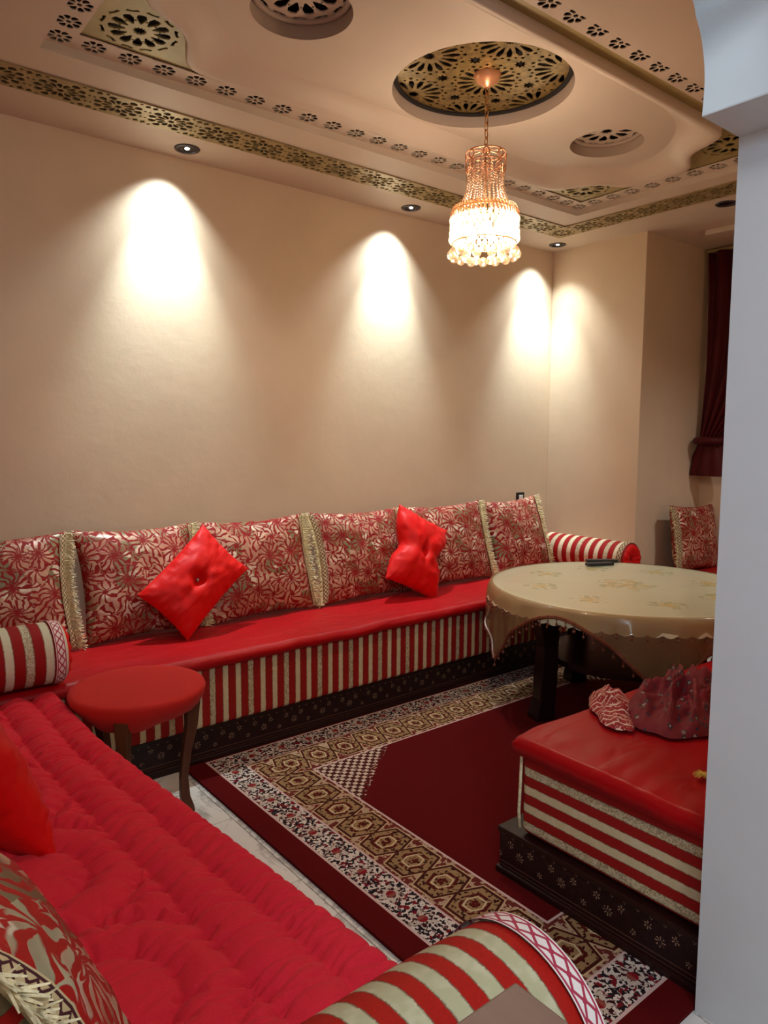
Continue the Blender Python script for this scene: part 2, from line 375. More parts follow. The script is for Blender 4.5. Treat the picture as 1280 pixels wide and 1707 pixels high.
class G:                                   # mesh collector
    def __init__(s): s.v = []; s.f = []
    def add(s, v, f):
        n = len(s.v); s.v += [tuple(p) for p in v]; s.f += [tuple(i + n for i in q) for q in f]; return s
    def box(s, a, b):
        (x0, y0, z0), (x1, y1, z1) = a, b
        return s.add([(x0, y0, z0), (x1, y0, z0), (x1, y1, z0), (x0, y1, z0), (x0, y0, z1), (x1, y0, z1), (x1, y1, z1), (x0, y1, z1)],
                     [(0, 3, 2, 1), (4, 5, 6, 7), (0, 1, 5, 4), (1, 2, 6, 5), (2, 3, 7, 6), (3, 0, 4, 7)])
    def tube(s, pts, rads, n=8, cap=True):
        pts = [Vector(p) for p in pts]
        if not hasattr(rads, '__len__'): rads = [rads] * len(pts)
        v = []; f = []; up = None
        for i, p in enumerate(pts):
            d = (pts[min(i + 1, len(pts) - 1)] - pts[max(i - 1, 0)]).normalized()
            if up is None: up = Vector((0, 0, 1)) if abs(d.z) < .9 else Vector((1, 0, 0))
            a = d.cross(up).normalized(); b = d.cross(a).normalized(); up = b.cross(d) * -1 if False else a.cross(d) 
            for k in range(n):
                q = 2 * PI * k / n; v.append(p + (a * math.cos(q) + b * math.sin(q)) * rads[i])
        for i in range(len(pts) - 1):
            for k in range(n):
                k2 = (k + 1) % n; f.append((i * n + k, i * n + k2, (i + 1) * n + k2, (i + 1) * n + k))
        if cap: f.append(tuple(range(n))[::-1]); f.append(tuple((len(pts) - 1) * n + k for k in range(n)))
        return s.add(v, f)
    def lathe(s, prof, n=24, c=(0, 0, 0)):
        v = []; f = []
        for r, z in prof:
            for k in range(n):
                q = 2 * PI * k / n; v.append((c[0] + r * math.cos(q), c[1] + r * math.sin(q), c[2] + z))
        for i in range(len(prof) - 1):
            for k in range(n):
                k2 = (k + 1) % n; f.append((i * n + k, i * n + k2, (i + 1) * n + k2, (i + 1) * n + k))
        return s.add(v, f)
    def ball(s, c, r, n=8, m=5, sz=1.0):
        v = [(c[0], c[1], c[2] - r * sz)]; f = []
        for i in range(1, m):
            a = -PI / 2 + PI * i / m
            for k in range(n):
                q = 2 * PI * k / n; v.append((c[0] + r * math.cos(a) * math.cos(q), c[1] + r * math.cos(a) * math.sin(q), c[2] + r * math.sin(a) * sz))
        v.append((c[0], c[1], c[2] + r * sz)); L = len(v) - 1
        for k in range(n): k2 = (k + 1) % n; f.append((0, 1 + k2, 1 + k)); f.append((L, L - n + k, L - n + k2))
        for i in range(m - 2):
            for k in range(n): k2 = (k + 1) % n; f.append((1 + i * n + k, 1 + i * n + k2, 1 + (i + 1) * n + k2, 1 + (i + 1) * n + k))
        return s.add(v, f)
    def torus(s, c, R, r, axis='z', n=14, m=6, sy=1.0):
        v = []; f = []
        for i in range(n):
            a = 2 * PI * i / n
            for k in range(m):
                b = 2 * PI * k / m; x_ = (R + r * math.cos(b)) * math.cos(a); y_ = (R + r * math.cos(b)) * math.sin(a) * sy; z_ = r * math.sin(b)
                p = (x_, y_, z_) if axis == 'z' else ((z_, x_, y_) if axis == 'x' else (x_, z_, y_))
                v.append((c[0] + p[0], c[1] + p[1], c[2] + p[2]))
        for i in range(n):
            for k in range(m):
                i2 = (i + 1) % n; k2 = (k + 1) % m; f.append((i * m + k, i2 * m + k, i2 * m + k2, i * m + k2))
        return s.add(v, f)
    def build(s, name, mat, parent=None, **k): return mk(name, s.v, s.f, mat, parent, **k)
def box(name, a, b, mat, parent=None, bevel=0, **k): return G().box(a, b).build(name, mat, parent, bevel=bevel, **k)
def pierced_mesh(name, outer, holes, thick, mat):
    """a flat plate with real openings; lies in XY, centred on z=0"""
    cu = bpy.data.curves.new('tmp', 'CURVE'); cu.dimensions = '2D'; cu.fill_mode = 'BOTH'; cu.extrude = thick / 2
    for poly in [outer] + holes:
        sp = cu.splines.new('POLY'); sp.points.add(len(poly) - 1); sp.use_cyclic_u = True
        for i, p in enumerate(poly): sp.points[i].co = (p[0], p[1], 0, 1)
    ob = bpy.data.objects.new('tmp', cu); col.objects.link(ob)
    dg = bpy.context.evaluated_depsgraph_get(); me = bpy.data.meshes.new_from_object(ob.evaluated_get(dg))
    bpy.data.objects.remove(ob); bpy.data.curves.remove(cu)
    me.name = name; me.materials.clear(); me.materials.append(M[mat]); return me
def put(name, me, loc, rotz=0, parent=None, flip=False):
    o = bpy.data.objects.new(name, me); o.location = loc; o.rotation_euler = (0, 0, rotz); return link(o, parent)
def circ(cx_, cy_, r, n=24, ph=0): return [(cx_ + r * math.cos(2 * PI * i / n + ph), cy_ + r * math.sin(2 * PI * i / n + ph)) for i in range(n)]
def petal(cx_, cy_, ang, r0, r1, w0, w1, w2=0):
    """kite-like opening pointing outwards"""
    c_, s_ = math.cos(ang), math.sin(ang); rm = r0 + (r1 - r0) * .62
    L = [(r0, -w0), (rm, -w1), (r1, -w2), (r1 + (r1 - r0) * .06, 0), (r1, w2), (rm, w1), (r0, w0)]
    return [(cx_ + a * c_ - b * s_, cy_ + a * s_ + b * c_) for a, b in L]
def star(cx_, cy_, r1, r2, n, ph=0):
    return [(cx_ + (r1 if i % 2 == 0 else r2) * math.cos(PI * i / n + ph), cy_ + (r1 if i % 2 == 0 else r2) * math.sin(PI * i / n + ph)) for i in range(2 * n)]
def rosette(cx_, cy_, R, n=12, rim=True):
    h = [star(cx_, cy_, R * .20, R * .13, n)]
    for i in range(n):
        a = 2 * PI * (i + .5) / n
        h.append(petal(cx_, cy_, a, R * .34, R * .74, R * .02, R * .13, R * .10))
        if rim:
            a2 = a + PI / n
            c0, s0 = math.cos(a2), math.sin(a2)
            sh = [(R * .88, -R * .17), (R * .96, -R * .13), (R * .93, 0), (R * .97, R * .13), (R * .88, R * .17), (R * .86, 0)]
            h.append([(cx_ + p * c0 - q * s0, cy_ + p * s0 + q * c0) for p, q in sh])
            h.append(star(cx_ + R * .50 * c0, cy_ + R * .50 * s0, R * .045, R * .03, 3, a2))
    return h

# ------------------------------------------------------------------ the setting
WX0, WX1, WXR, WY0, WY1, CZ = .04, 4.62, 5.50, .846, 3.68, 2.895
fl = tag(box('floor', (-1.3, -1.7, -.12), (5.62, 3.8, -.006), 'grout'), kind='structure')
tm = G().box((.0015, .0015, -.006), (.4985, .4985, 0)); tile0 = None
for i in range(-3, 11):
    for j in range(-4, 6):
        X0, Y0 = 1.23 - .5 + i * .5 - .0, 1.468 - .5 + j * .5
        if X0 > 5.4 or Y0 > 3.6 or X0 < -1.35 or Y0 < -1.75: continue
        if tile0 is None: tile0 = tm.build('tile', 'marble', fl, bevel=0); tile0.location = (X0, Y0, 0)
        else:
            o = tile0.copy(); o.location = (X0, Y0, 0); link(o, fl)
tag(box('wall_back', (-.12, WY1, 0), (5.62, WY1 + .12, 3.2), 'wall_plaster'), kind='structure')
tag(box('wall_left', (WX0 - .16, .5, 0), (WX0, WY1, 3.2), 'wall_plaster'), kind='structure')
g = G().box((WX1, 2.88, 0), (WXR, WY1, 3.2))
wr = g.build('wall_right', 'wall_plaster', mats=['wall_plaster', 'recess_plaster'], mi=[0, 0, 1, 0, 0, 0], bevel=.004); tag(wr, kind='structure')
g = G()
g.box((WXR, .5, 0), (WXR + .12, WY1, 1.05)); g.box((WXR, .5, 2.60), (WXR + .12, WY1, 3.2)); g.box((WXR, .5, 1.05), (WXR + .12, 1.15, 2.6)); g.box((WXR, 2.60, 1.05), (WXR + .12, WY1, 2.6))
tag(g.build('wall_window_side', 'recess_plaster'), kind='structure')
# near wall with the arched opening: pillar, impost step, arch
arch = [(1.545, 2.178), (1.548, 2.256), (1.531, 2.32), (1.503, 2.36), (1.455, 2.40)]
for k in range(1, 9):
    a = k / 8 * PI / 2; arch.append((1.455 - 0.62 * math.sin(a), 2.40 + 0.25 * (1 - math.cos(a)) + .0))
def spline(P, k=8):
    Q = []
    for i in range(len(P) - 1):
        p0, p1, p2, p3 = [np.array(P[max(0, min(len(P) - 1, j))]) for j in (i - 1, i, i + 1, i + 2)]
        for j in range(k):
            u = j / k; Q.append(tuple(.5 * ((2 * p1) + (p2 - p0) * u + (2 * p0 - 5 * p1 + 4 * p2 - p3) * u * u + (3 * p1 - p0 - 3 * p2 + p3) * u ** 3)))
    return Q + [tuple(P[-1])]
arch = spline(arch[:5] + arch[6::2])
prof = [(5.5, 0), (1.735, 0), (1.712, 2.178)] + arch + [(.80, 2.66), (.80, 3.2), (5.5, 3.2)]
n = len(prof); v = [(p[0], WY0, p[1]) for p in prof] + [(p[0], .46, p[1]) for p in prof]
me_f = [tuple(range(n)), tuple(range(2 * n - 1, n - 1, -1))] + [(i, (i + 1) % n + 0, (i + 1) % n + n, i + n) for i in range(n)]
wf = mk('wall_front', v, me_f, 'jamb_paint', mats=['jamb_paint', 'wall_plaster'], mi=[1] + [0] * (n + 1)); tag(wf, kind='structure')
for p in wf.data.polygons:
    if 2 + 3 <= p.index < 2 + 3 + len(arch) - 1: p.use_smooth = True
tag(box('wall_hall_left', (-1.42, -1.7, 0), (-1.3, .62, 3.2), 'jamb_paint'), kind='structure')
tag(box('wall_hall_rear', (-1.3, -1.82, 0), (3.0, -1.7, 3.2), 'jamb_paint'), kind='structure')
tag(box('wall_hall_side', (2.6, -1.7, 0), (2.72, .46, 3.2), 'jamb_paint'), kind='structure')
tag(box('wall_hall_front', (-1.3, .5, 0), (-.12, .62, 3.2), 'jamb_paint'), kind='structure')

# ceiling: border slab with rectangular opening for the tray
TX0, TX1, TY0, TY1 = .771, 3.966, 1.605, 2.981
ce = mk('ceiling', *[None] * 0, *(lambda m: (m[0], m[1]))(([], [])), 'ceiling_plaster') if False else None
me = pierced_mesh('ceiling', [(-.12, .46), (5.62, .46), (5.62, 3.8), (-.12, 3.8)], [[(TX0, TY0), (TX1, TY0), (TX1, TY1), (TX0, TY1)]], .20, 'ceiling_plaster')
ce = put('ceiling', me, (0, 0, CZ + .10)); tag(ce, kind='structure')
box('hall_ceiling', (-1.42, -1.82, CZ), (2.72, .46, CZ + .1), 'ceiling_plaster', ce).matrix_parent_inverse = Matrix.Translation((0, 0, -(CZ + .10)))
TZ = 2.930
vo = box('void_shade_backing', (TX0 - .01, TY0 - .01, TZ + .20), (TX1 + .01, TY1 + .01, TZ + .22), 'void_shade', ce); vo.matrix_parent_inverse = Matrix.Translation((0, 0, -(CZ + .10)))  # sheet coloured dark in place of the shaded void above the tray
# a drop in the ceiling of the recess before the curtain
tag(box('trim_1', (4.90, .85, CZ - .035), (5.02, 2.62, CZ), 'ceiling_plaster', bevel=.004), kind='structure')

# trim_2: frame strip of little pierced flowers around the tray
fr = tag(empty('trim_2'), kind='structure')
def flower_tile(wx, wy, name):
    h = [star(0, 0, .012, .008, 6)]
    for i in range(8):
        a = 2 * PI * (i + .5) / 8; h.append(petal(0, 0, a, .016, .043, .003, .0125, .0085))
    return pierced_mesh(name, [(-wx / 2, -wy / 2), (wx / 2, -wy / 2), (wx / 2, wy / 2), (-wx / 2, wy / 2)], h, .004, 'ceiling_plaster')
W = .11
nx, ny = 22, 9; lx = (TX1 - TX0 - 2 * W) / nx; ly = (TY1 - TY0 - 2 * W) / ny
mA = flower_tile(lx, W, 'flower_tile'); mB = flower_tile(W, ly, 'flower_tile'); mC = flower_tile(W, W, 'flower_tile')
for yy in (TY0 + W / 2, TY1 - W / 2):
    for i in range(nx): put('flower_tile', mA, (TX0 + W + lx * (i + .5), yy, TZ + .002), 0, fr)
    for xx in (TX0 + W / 2, TX1 - W / 2): put('flower_tile', mC, (xx, yy, TZ + .002), 0, fr)
for xx in (TX0 + W / 2, TX1 - W / 2):
    for i in range(ny): put('flower_tile', mB, (xx, TY0 + W + ly * (i + .5), TZ + .002), 0, fr)
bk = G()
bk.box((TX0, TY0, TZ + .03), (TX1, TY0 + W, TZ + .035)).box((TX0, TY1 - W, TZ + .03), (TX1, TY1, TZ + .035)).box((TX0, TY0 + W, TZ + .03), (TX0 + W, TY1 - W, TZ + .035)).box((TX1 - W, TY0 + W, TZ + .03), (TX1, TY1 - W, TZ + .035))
bk.build('shade_backing', 'void_shade', fr)  # dark sheets imitate the shade seen through the flower openings
# trim_3: brass corner plates with large pierced rosettes, brass liner
IX0, IX1, IY0, IY1 = TX0 + W, TX1 - W, TY0 + W, TY1 - W
gp = tag(empty('trim_3'), kind='structure')
CW, CH = .50, .44
cm = pierced_mesh('corner_plate', [(0, 0), (.50, 0), (.50, .08), (.37, .19), (.335, .32), (.23, .375), (.10, .44), (0, .44)], rosette(.165, .150, .142, 12), .006, 'brass_paint')
for sx, sy, x_, y_ in ((1, 1, IX0, IY0), (-1, 1, IX1, IY0), (1, -1, IX0, IY1), (-1, -1, IX1, IY1)):
    o = put('corner_plate', cm, (x_, y_, TZ + .010), 0, gp); o.scale = (sx, sy, 1)
g = G(); z0, z1 = TZ + .008, TZ + .012
g.box((IX0 + CW, IY0, z0), (IX1 - CW, IY0 + .10, z1)).box((IX0 + CW, IY1 - .10, z0), (IX1 - CW, IY1, z1)).box((IX0, IY0 + CH, z0), (IX0 + .14, IY1 - CH, z1)).box((IX1 - .14, IY0 + CH, z0), (IX1, IY1 - CH, z1))
g.build('brass_liner', 'brass_paint', gp)
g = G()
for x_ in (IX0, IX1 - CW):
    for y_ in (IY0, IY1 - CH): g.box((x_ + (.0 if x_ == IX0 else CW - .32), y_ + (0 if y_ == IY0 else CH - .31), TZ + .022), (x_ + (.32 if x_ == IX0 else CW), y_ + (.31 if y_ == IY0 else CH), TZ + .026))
g.build('shade_backing', 'void_shade', gp)  # plates that paint the shade behind the corner rosettes
# trim_4: central plaster panel with curved corners, cove edge and three round openings
CXc, CYc = 2.368, 2.293
q = [(3.40, 2.812), (3.46, 2.805), (3.50, 2.76), (3.525, 2.71), (3.545, 2.64), (3.575, 2.585), (3.62, 2.545), (3.67, 2.522), (3.72, 2.505), (3.755, 2.485), (3.785, 2.44), (3.79, 2.38)]
q = [(a - CXc, b - CYc) for a, b in q]
out = [(a, b) for a, b in q][::-1]                      # from +x to +y
out = [(.0 + a, b) for a, b in out]
loop = out + [(-a, b) for a, b in out[::-1]] + [(-a, -b) for a, b in out] + [(a, -b) for a, b in out[::-1]]
def resample(P, step):
    P = [np.array(p) for p in P]; R_ = []
    for i in range(len(P)):
        a, b = P[i], P[(i + 1) % len(P)]; L = np.linalg.norm(b - a)
        if L < 1e-6: continue
        k = max(1, int(round(L / step)))
        for j in range(k): R_.append(a + (b - a) * j / k)
    return np.array(R_)
L0 = resample(loop, .03)
for _ in range(3): L0 = (np.roll(L0, 1, 0) + 2 * L0 + np.roll(L0, -1, 0)) / 4
def offset(P, d):
    for _ in range(6):
        tn = np.roll(P, -1, 0) - np.roll(P, 1, 0); tn /= np.linalg.norm(tn, axis=1)[:, None] + 1e-9
        nr = np.stack([-tn[:, 1], tn[:, 0]], 1); P = P + nr * d / 6
        for _ in range(2): P = (np.roll(P, 1, 0) + 2 * P + np.roll(P, -1, 0)) / 4
    return P
area = 0.5 * np.sum(L0[:, 0] * np.roll(L0[:, 1], -1) - L0[:, 1] * np.roll(L0[:, 0], -1))
if area < 0: L0 = L0[::-1]
PZ = 2.966
LS = L0.copy()
for _ in range(90): LS = (np.roll(LS, 1, 0) + 2 * LS + np.roll(LS, -1, 0)) / 4
LS = LS * np.array([.90, .78])
def blend(t_): return L0 * (1 - t_) + LS * t_
rings = [(L0, 2.945), (L0, 2.903), (blend(.05), 2.898), (blend(.22), 2.900), (blend(.42), 2.916), (blend(.62), 2.940), (blend(.82), 2.960), (blend(1.0), PZ)]
v = []; f = []; n = len(L0)
for P, z_ in rings: v += [(a + CXc, b + CYc, z_) for a, b in P]
for i in range(len(rings) - 1):
    for k in range(n): k2 = (k + 1) % n; f.append((i * n + k, (i + 1) * n + k, (i + 1) * n + k2, i * n + k2))
pn = tag(empty('trim_4'), kind='structure')
mk('cove_edge', v, f, 'ceiling_plaster', pn, smooth=True)
HR, HS = .385, .180
holes_c = [(CXc, CYc, HR), (CXc - .905, CYc, HS), (CXc + .905, CYc, HS)]
me = pierced_mesh('panel', [(a + CXc, b + CYc) for a, b in LS], [circ(a, b, r_, 64) for a, b, r_ in holes_c], .002, 'ceiling_plaster')
put('panel', me, (0, 0, PZ + .001), 0, pn)
for a, b, r_ in holes_c:
    G().lathe([(r_, 0), (r_, .075)], 64, (a, b, PZ)).build('hole_rim', 'grille_wall', pn, smooth=True)
    G().torus((a, b, PZ + .058), r_ - .012, .012, n=64).build('bezel', 'void_shade' if r_ > .3 else 'grille_wall', pn, smooth=True)  # large opening's ring is coloured dark to paint the bezel's shadow
# grilles
def disc_grille(name, r_, mat, hl, loc, parent):
    me = pierced_mesh(name, circ(0, 0, r_, 64), hl, .005, mat); return put(name, me, loc, 0, parent)
for a, b, r_ in holes_c[1:]:
    disc_grille('rosette_grille', r_ - .002, 'ceiling_plaster', rosette(0, 0, r_ * .93, 12), (a, b, PZ + .062), pn)
    box('shade_backing', (a - .2, b - .2, PZ + .10), (a + .2, b + .2, PZ + .105), 'void_shade', pn)  # dark colour replaces the shade above the small grille
hl = []; pit = .335
for i in range(-3, 4):
    for j in range(-3, 4):
        cx_, cy_ = (i + .5 * (j % 2)) * pit + .055, j * pit * .866 + .03
        nh = [star(cx_, cy_, .030, .019, 14)]
        for k_ in range(16):
            a = 2 * PI * k_ / 16; nh.append(petal(cx_, cy_, a, .056, .122, .003, .0125, .009)); nh.append(star(cx_ + .146 * math.cos(a), cy_ + .146 * math.sin(a), .0105, .007, 4, a))
            nh.append(star(cx_ + .134 * math.cos(a + PI / 16), cy_ + .134 * math.sin(a + PI / 16), .0075, .005, 4, a))
        for h in nh:
            if max(math.hypot(*p) for p in h) < HR - .015: hl.append(h)
        for dx, dy in ((pit / 2, pit * .289), (pit / 2, -pit * .289)):
            sx, sy = cx_ + dx, cy_ + dy
            if math.hypot(sx, sy) < HR - .06: hl.append(star(sx, sy, .030, .017, 8))
disc_grille('fretwork_disc', HR - .002, 'brass_dark', hl, (CXc, CYc, PZ + .062), pn)
box('shade_backing', (CXc - .4, CYc - .4, PZ + .10), (CXc + .4, CYc + .4, PZ + .105), 'void_shade', pn)  # dark colour replaces the shade above the large disc

# trim_5: pierced brass band round the ceiling border
bd = tag(empty('trim_5'), kind='structure')
BW, BP = .198, .235
def band_holes(L):
    h = [star(0, 0, .017, .010, 12)]; e_ = L / 2; n_ = 12
    for i in range(n_):
        a = 2 * PI * (i + .5) / n_; c0, s0 = math.cos(a), math.sin(a)
        h.append(petal(0, 0, a, .024, .058, .003, .0108, .0080)); a2 = a + PI / n_
        if abs(.096 * math.sin(a2)) < .093: h.append(petal(0, 0, a2, .060, .089, .005, .0160, .008))
    h = [[(p * 1.13, q) for p, q in w_] for w_ in h]
    for sx in (-1, 1):
        for sy in (-1, 1):
            h.append(star(sx * (e_ - .0105), sy * .030, .0085, .005, 5, .3)); h.append(star(sx * (e_ - .016), sy * .079, .0155, .010, 4, .2)); h.append(star(sx * (e_ - .047), sy * .088, .0095, .006, 4, .4))
    return h
def band_tile(L): return pierced_mesh('fretwork_tile', [(-L / 2, -BW / 2), (L / 2, -BW / 2), (L / 2, BW / 2), (-L / 2, BW / 2)], band_holes(L), .006, 'brass_fret')
bm_ = band_tile(BP)
BY, BX = 3.268, 4.190                                     # centre lines
xs = BX - BW / 2 - BP / 2
while xs > -.1: put('fretwork_tile', bm_, (xs, BY, CZ - .004), 0, bd); xs -= BP
bc = pierced_mesh('fretwork_corner', [(-BW / 2, -BW / 2), (BW / 2, -BW / 2), (BW / 2, BW / 2), (-BW / 2, BW / 2)], rosette(0, 0, .09, 12), .006, 'brass_fret')
put('fretwork_tile', bc, (BX, BY, CZ - .004), 0, bd)
ys = BY - BW / 2 - BP / 2
while ys > 1.2: put('fretwork_tile', bm_, (BX, ys, CZ - .004), PI / 2, bd); ys -= BP
G().box((-.1, BY - BW / 2, CZ - .0009), (BX + BW / 2, BY + BW / 2, CZ - .0004)).box((BX - BW / 2, 1.2, CZ - .0009), (BX + BW / 2, BY - BW / 2, CZ - .0004)).build('shade_backing', 'void_shade', bd)  # strips painting the shade inside the band's openings

# window behind the curtain
wn = tag(empty('window_1'), kind='structure')
g = G()
for a, b in (((5.51, 1.15, 1.05), (5.57, 1.21, 2.6)), ((5.51, 2.54, 1.05), (5.57, 2.60, 2.6)), ((5.51, 1.21, 1.05), (5.57, 2.54, 1.11)), ((5.51, 1.21, 2.54), (5.57, 2.54, 2.6)), ((5.51, 1.85, 1.11), (5.57, 1.90, 2.54))): g.box(a, b)
g.build('window_frame', 'white_plastic', wn)
box('pane', (5.535, 1.21, 1.11), (5.545, 1.85, 2.54), 'night_glass', wn); box('pane', (5.535, 1.90, 1.11), (5.545, 2.54, 2.54), 'night_glass', wn)

# ------------------------------------------------------------------ rug
rg = box('rug', (RX0, RY0, .0005), (RX1, RY1, .012), 'rug')
tag(rg, 'maroon rug with gold medallion border and white patterned corners on marble floor', 'rug')

# ------------------------------------------------------------------ soft things
def fbm(x_, y_, z_=0.0): return mnoise.noise((x_, y_, z_))
def sheet(name, x0, x1, y0, y1, nx_, ny_, fz, edge_drop, mat, parent, lift=.0):
    """a padded cover: top grid given by fz(x,y), its rim folded down by edge_drop with a rounded edge"""
    r = .025; v = []; f = []
    xs = np.linspace(x0, x1, nx_); ys = np.linspace(y0, y1, ny_)
    def pt(x_, y_):
        dx = max(x0 + r - x_, x_ - (x1 - r), 0); dy = max(y0 + r - y_, y_ - (y1 - r), 0); d = min(math.hypot(dx, dy), r)
        return (x_, y_, fz(x_, y_) - (r - math.sqrt(max(r * r - d * d, 0))) * .9)
    for j in range(ny_):
        for i in range(nx_): v.append(pt(xs[i], ys[j]))
    for j in range(ny_ - 1):
        for i in range(nx_ - 1): a = j * nx_ + i; f.append((a, a + 1, a + 1 + nx_, a + nx_))
    rim = [i for i in range(nx_)] + [j * nx_ + nx_ - 1 for j in range(1, ny_)] + [(ny_ - 1) * nx_ + i for i in range(nx_ - 2, -1, -1)] + [j * nx_ for j in range(ny_ - 2, 0, -1)]
    b0 = len(v); cx_, cy_ = (x0 + x1) / 2, (y0 + y1) / 2
    for k, i in enumerate(rim):
        p = v[i]; wv = .004 * fbm(p[0] * 7 + 3, p[1] * 7, 5)
        v.append((p[0] + wv, p[1] + wv, p[2] - edge_drop * (1 + .25 * fbm(p[0] * 3, p[1] * 3, 9))))
    m = len(rim)
    for k in range(m): k2 = (k + 1) % m; f.append((rim[k2], rim[k], b0 + k, b0 + k2))
    f.append(tuple(range(b0 + m - 1, b0 - 1, -1)))
    return mk(name, v, f, mat, parent, smooth=True)

# pillow geometry: local X width, Z height, Y thickness (front = -Y)
def pillow_fn(Wd, Hh, Th, pinch=.06, seed=0.0, button=False, waist=0.0, crease=0.0):
    def fn(u, v_, side):
        pu = 1 - pinch * (1 - v_ * v_) ; pv = (1 - pinch * (1 - u * u)) * (1 - waist * math.exp(-(u / .30) ** 2))
        x_ = u * Wd / 2 * (pu if abs(u) > 0 else 1); z_ = v_ * Hh / 2 * pv
        prof_ = (max(0, 1 - abs(u) ** 2.6) * max(0, 1 - abs(v_) ** 2.6)) ** .52
        th = Th / 2 * prof_
        th *= 1 + .12 * fbm(u * 2 + seed, v_ * 2, side * 2)
        th += prof_ * .010 * fbm(u * 5 + seed * 2, v_ * 5, side * 3 + 1)
        # gathers along seams
        ed = max(abs(u), abs(v_)); s_ = v_ if abs(u) > abs(v_) else u
        th += crease * math.exp(-((1 - ed) / .18) ** 2) * fbm(s_ * 14 + seed, ed * 1.5, side) * prof_
        if button:
            d = math.hypot(u * Wd, v_ * Hh) / Wd; th -= Th * .36 * math.exp(-(d / .13) ** 2)
            th -= .014 * math.exp(-(abs(v_ - .12 * u) / .10) ** 2) * math.exp(-(abs(u) / .55) ** 2) * prof_
        th -= waist * .16 * Th * math.exp(-(u / .12) ** 2) * abs(v_) * prof_ * 2
        return (x_, side * max(th, 0.0), z_)
    return fn
def pillow(name, Wd, Hh, Th, mat, parent, n=26, **k):
    fn = pillow_fn(Wd, Hh, Th, **k); v = []; f = []
    ts = [math.sin(PI / 2 * (-1 + 2 * i / n)) for i in range(n + 1)]
    for side in (-1, 1):
        o = len(v)
        for j in range(n + 1):
            for i in range(n + 1): v.append(fn(ts[i], ts[j], side))
        for j in range(n):
            for i in range(n):
                a = o + j * (n + 1) + i; q_ = (a, a + 1, a + n + 2, a + n + 1); f.append(q_ if side < 0 else q_[::-1])
    ob = mk(name, v, f, mat, parent, smooth=True)
    import bmesh
    bm = bmesh.new(); bm.from_mesh(ob.data); bmesh.ops.remove_doubles(bm, verts=bm.verts, dist=.0004); bm.to_mesh(ob.data); bm.free()
    return ob, fn
def ribbon(name, pts, wid_dir, w_, mat, parent, thick=.003, nrm=(0, -1, 0), rep=.03):
    v = []; f = []; uv = []; L = 0; n = len(pts); nr = Vector(nrm) * thick
    for i, p in enumerate(pts):
        if i: L += (Vector(pts[i]) - Vector(pts[i - 1])).length
        wd = Vector(wid_dir[i] if isinstance(wid_dir, list) else wid_dir) * (w_ / 2); p = Vector(p)
        v += [p - wd, p + wd, p + wd + nr, p - wd + nr]; uv += [(L / rep, 0), (L / rep, 1), (L / rep, 1), (L / rep, 0)]
    for i in range(n - 1):
        a = i * 4; b = a + 4
        f += [(a + 3, a + 2, b + 2, b + 3), (a, b, b + 1, a + 1), (a + 1, b + 1, b + 2, a + 2), (a + 3, b + 3, b, a)]
    return mk(name, v, f, mat, parent, uvs=uv)
def fringe(name, pts, dirs, L, mat, parent, per=6, jit=.35, r=.0022):
    g = G()
    for i in range(len(pts) - 1):
        for k in range(per):
            tt = (k + random.random() * .5) / per; p = Vector(pts[i]).lerp(Vector(pts[i + 1]), tt); d = Vector(dirs[i]).lerp(Vector(dirs[i + 1]), tt).normalized()
            j = Vector((random.uniform(-jit, jit), random.uniform(-jit, jit), random.uniform(-jit, jit) - .12))
            m_ = p + d * L * .5 + j * L * .2; e_ = p + (d + j).normalized() * L * random.uniform(.8, 1.1)
            g.tube([p, m_, e_], [r, r, r * .5], 3, cap=False)
    o = g.build(name, mat, parent); o['kind'] = 'stuff'; return o

def big_cushion(cx_, Wd, Hh, label, lean=-.30, yb=3.47, zb=.515, rz=0.0, right=True, left=False, seed=0.0, group='brocade back cushions along the long wall', mat='brocade', tilt=0.0, loc=None, rot=None):
    r_ = empty('back_cushion', loc or (cx_, yb, zb + Hh / 2 * math.cos(lean)), rot or (lean, tilt, rz))
    tag(r_, label, 'cushion', group)
    ob, fn = pillow('cover', Wd, Hh, .17, mat, r_, n=30, pinch=.085, seed=seed, crease=.012)
    for flag, sg in ((right, 1), (left, -1)):
        if not flag: continue
        pts = []; wd = []
        for i in range(25):
            vv = -.96 + 1.92 * i / 24; a = Vector(fn(sg * .925, vv, -1)); b = Vector(fn(sg * .985, vv, -1)); pts.append((a + b) / 2 + Vector((0, -.004, 0))); wd.append((b - a).normalized())
        ribbon('braid', pts, wd, .034, 'braid_dark', r_, rep=.022)
        pe = [Vector(fn(sg * .99, -.98 + 1.96 * i / 24, -1)) for i in range(25)]
        fringe('fringe', pe, [Vector((sg * 1.0, -.55, 0))] * 25, .048, 'fringe_cream', r_, per=9)
    return r_
B = [(.25, .94), (.965, 1.57), (1.585, 2.235), (2.265, 2.965), (2.99, 3.705), (3.73, 4.34)]
labs = ['brocade back cushion cut by the left picture edge, behind the left striped bolster',
        'second brocade back cushion from the left, fringed at right, beside the tilted red cushion',
        'brocade back cushion partly behind the left tilted red cushion, right of its corner',
        'brocade back cushion with fringe showing at both sides, left of the pinched red cushion',
        'brocade back cushion behind the right pinched red cushion on the long sofa',
        'rightmost brocade back cushion on the long sofa, right below the black wall socket']
for i, (a, b) in enumerate(B):
    big_cushion((a + b) / 2, (b - a) * 1.0, .55, labs[i], seed=i * 1.7, left=(i == 3), rz=(-.04, .03, -.02, .03, -.03, .05)[i], tilt=(0, .01, -.01, .015, -.01, -.03)[i])
rc = big_cushion(0, .62, .50, 'dark red brocade cushion leaning in the window recess, beyond the round table', loc=(5.18, 2.73, .745), rot=(-.16, 0.03, 0), right=False, left=True, seed=9.3, group=None)

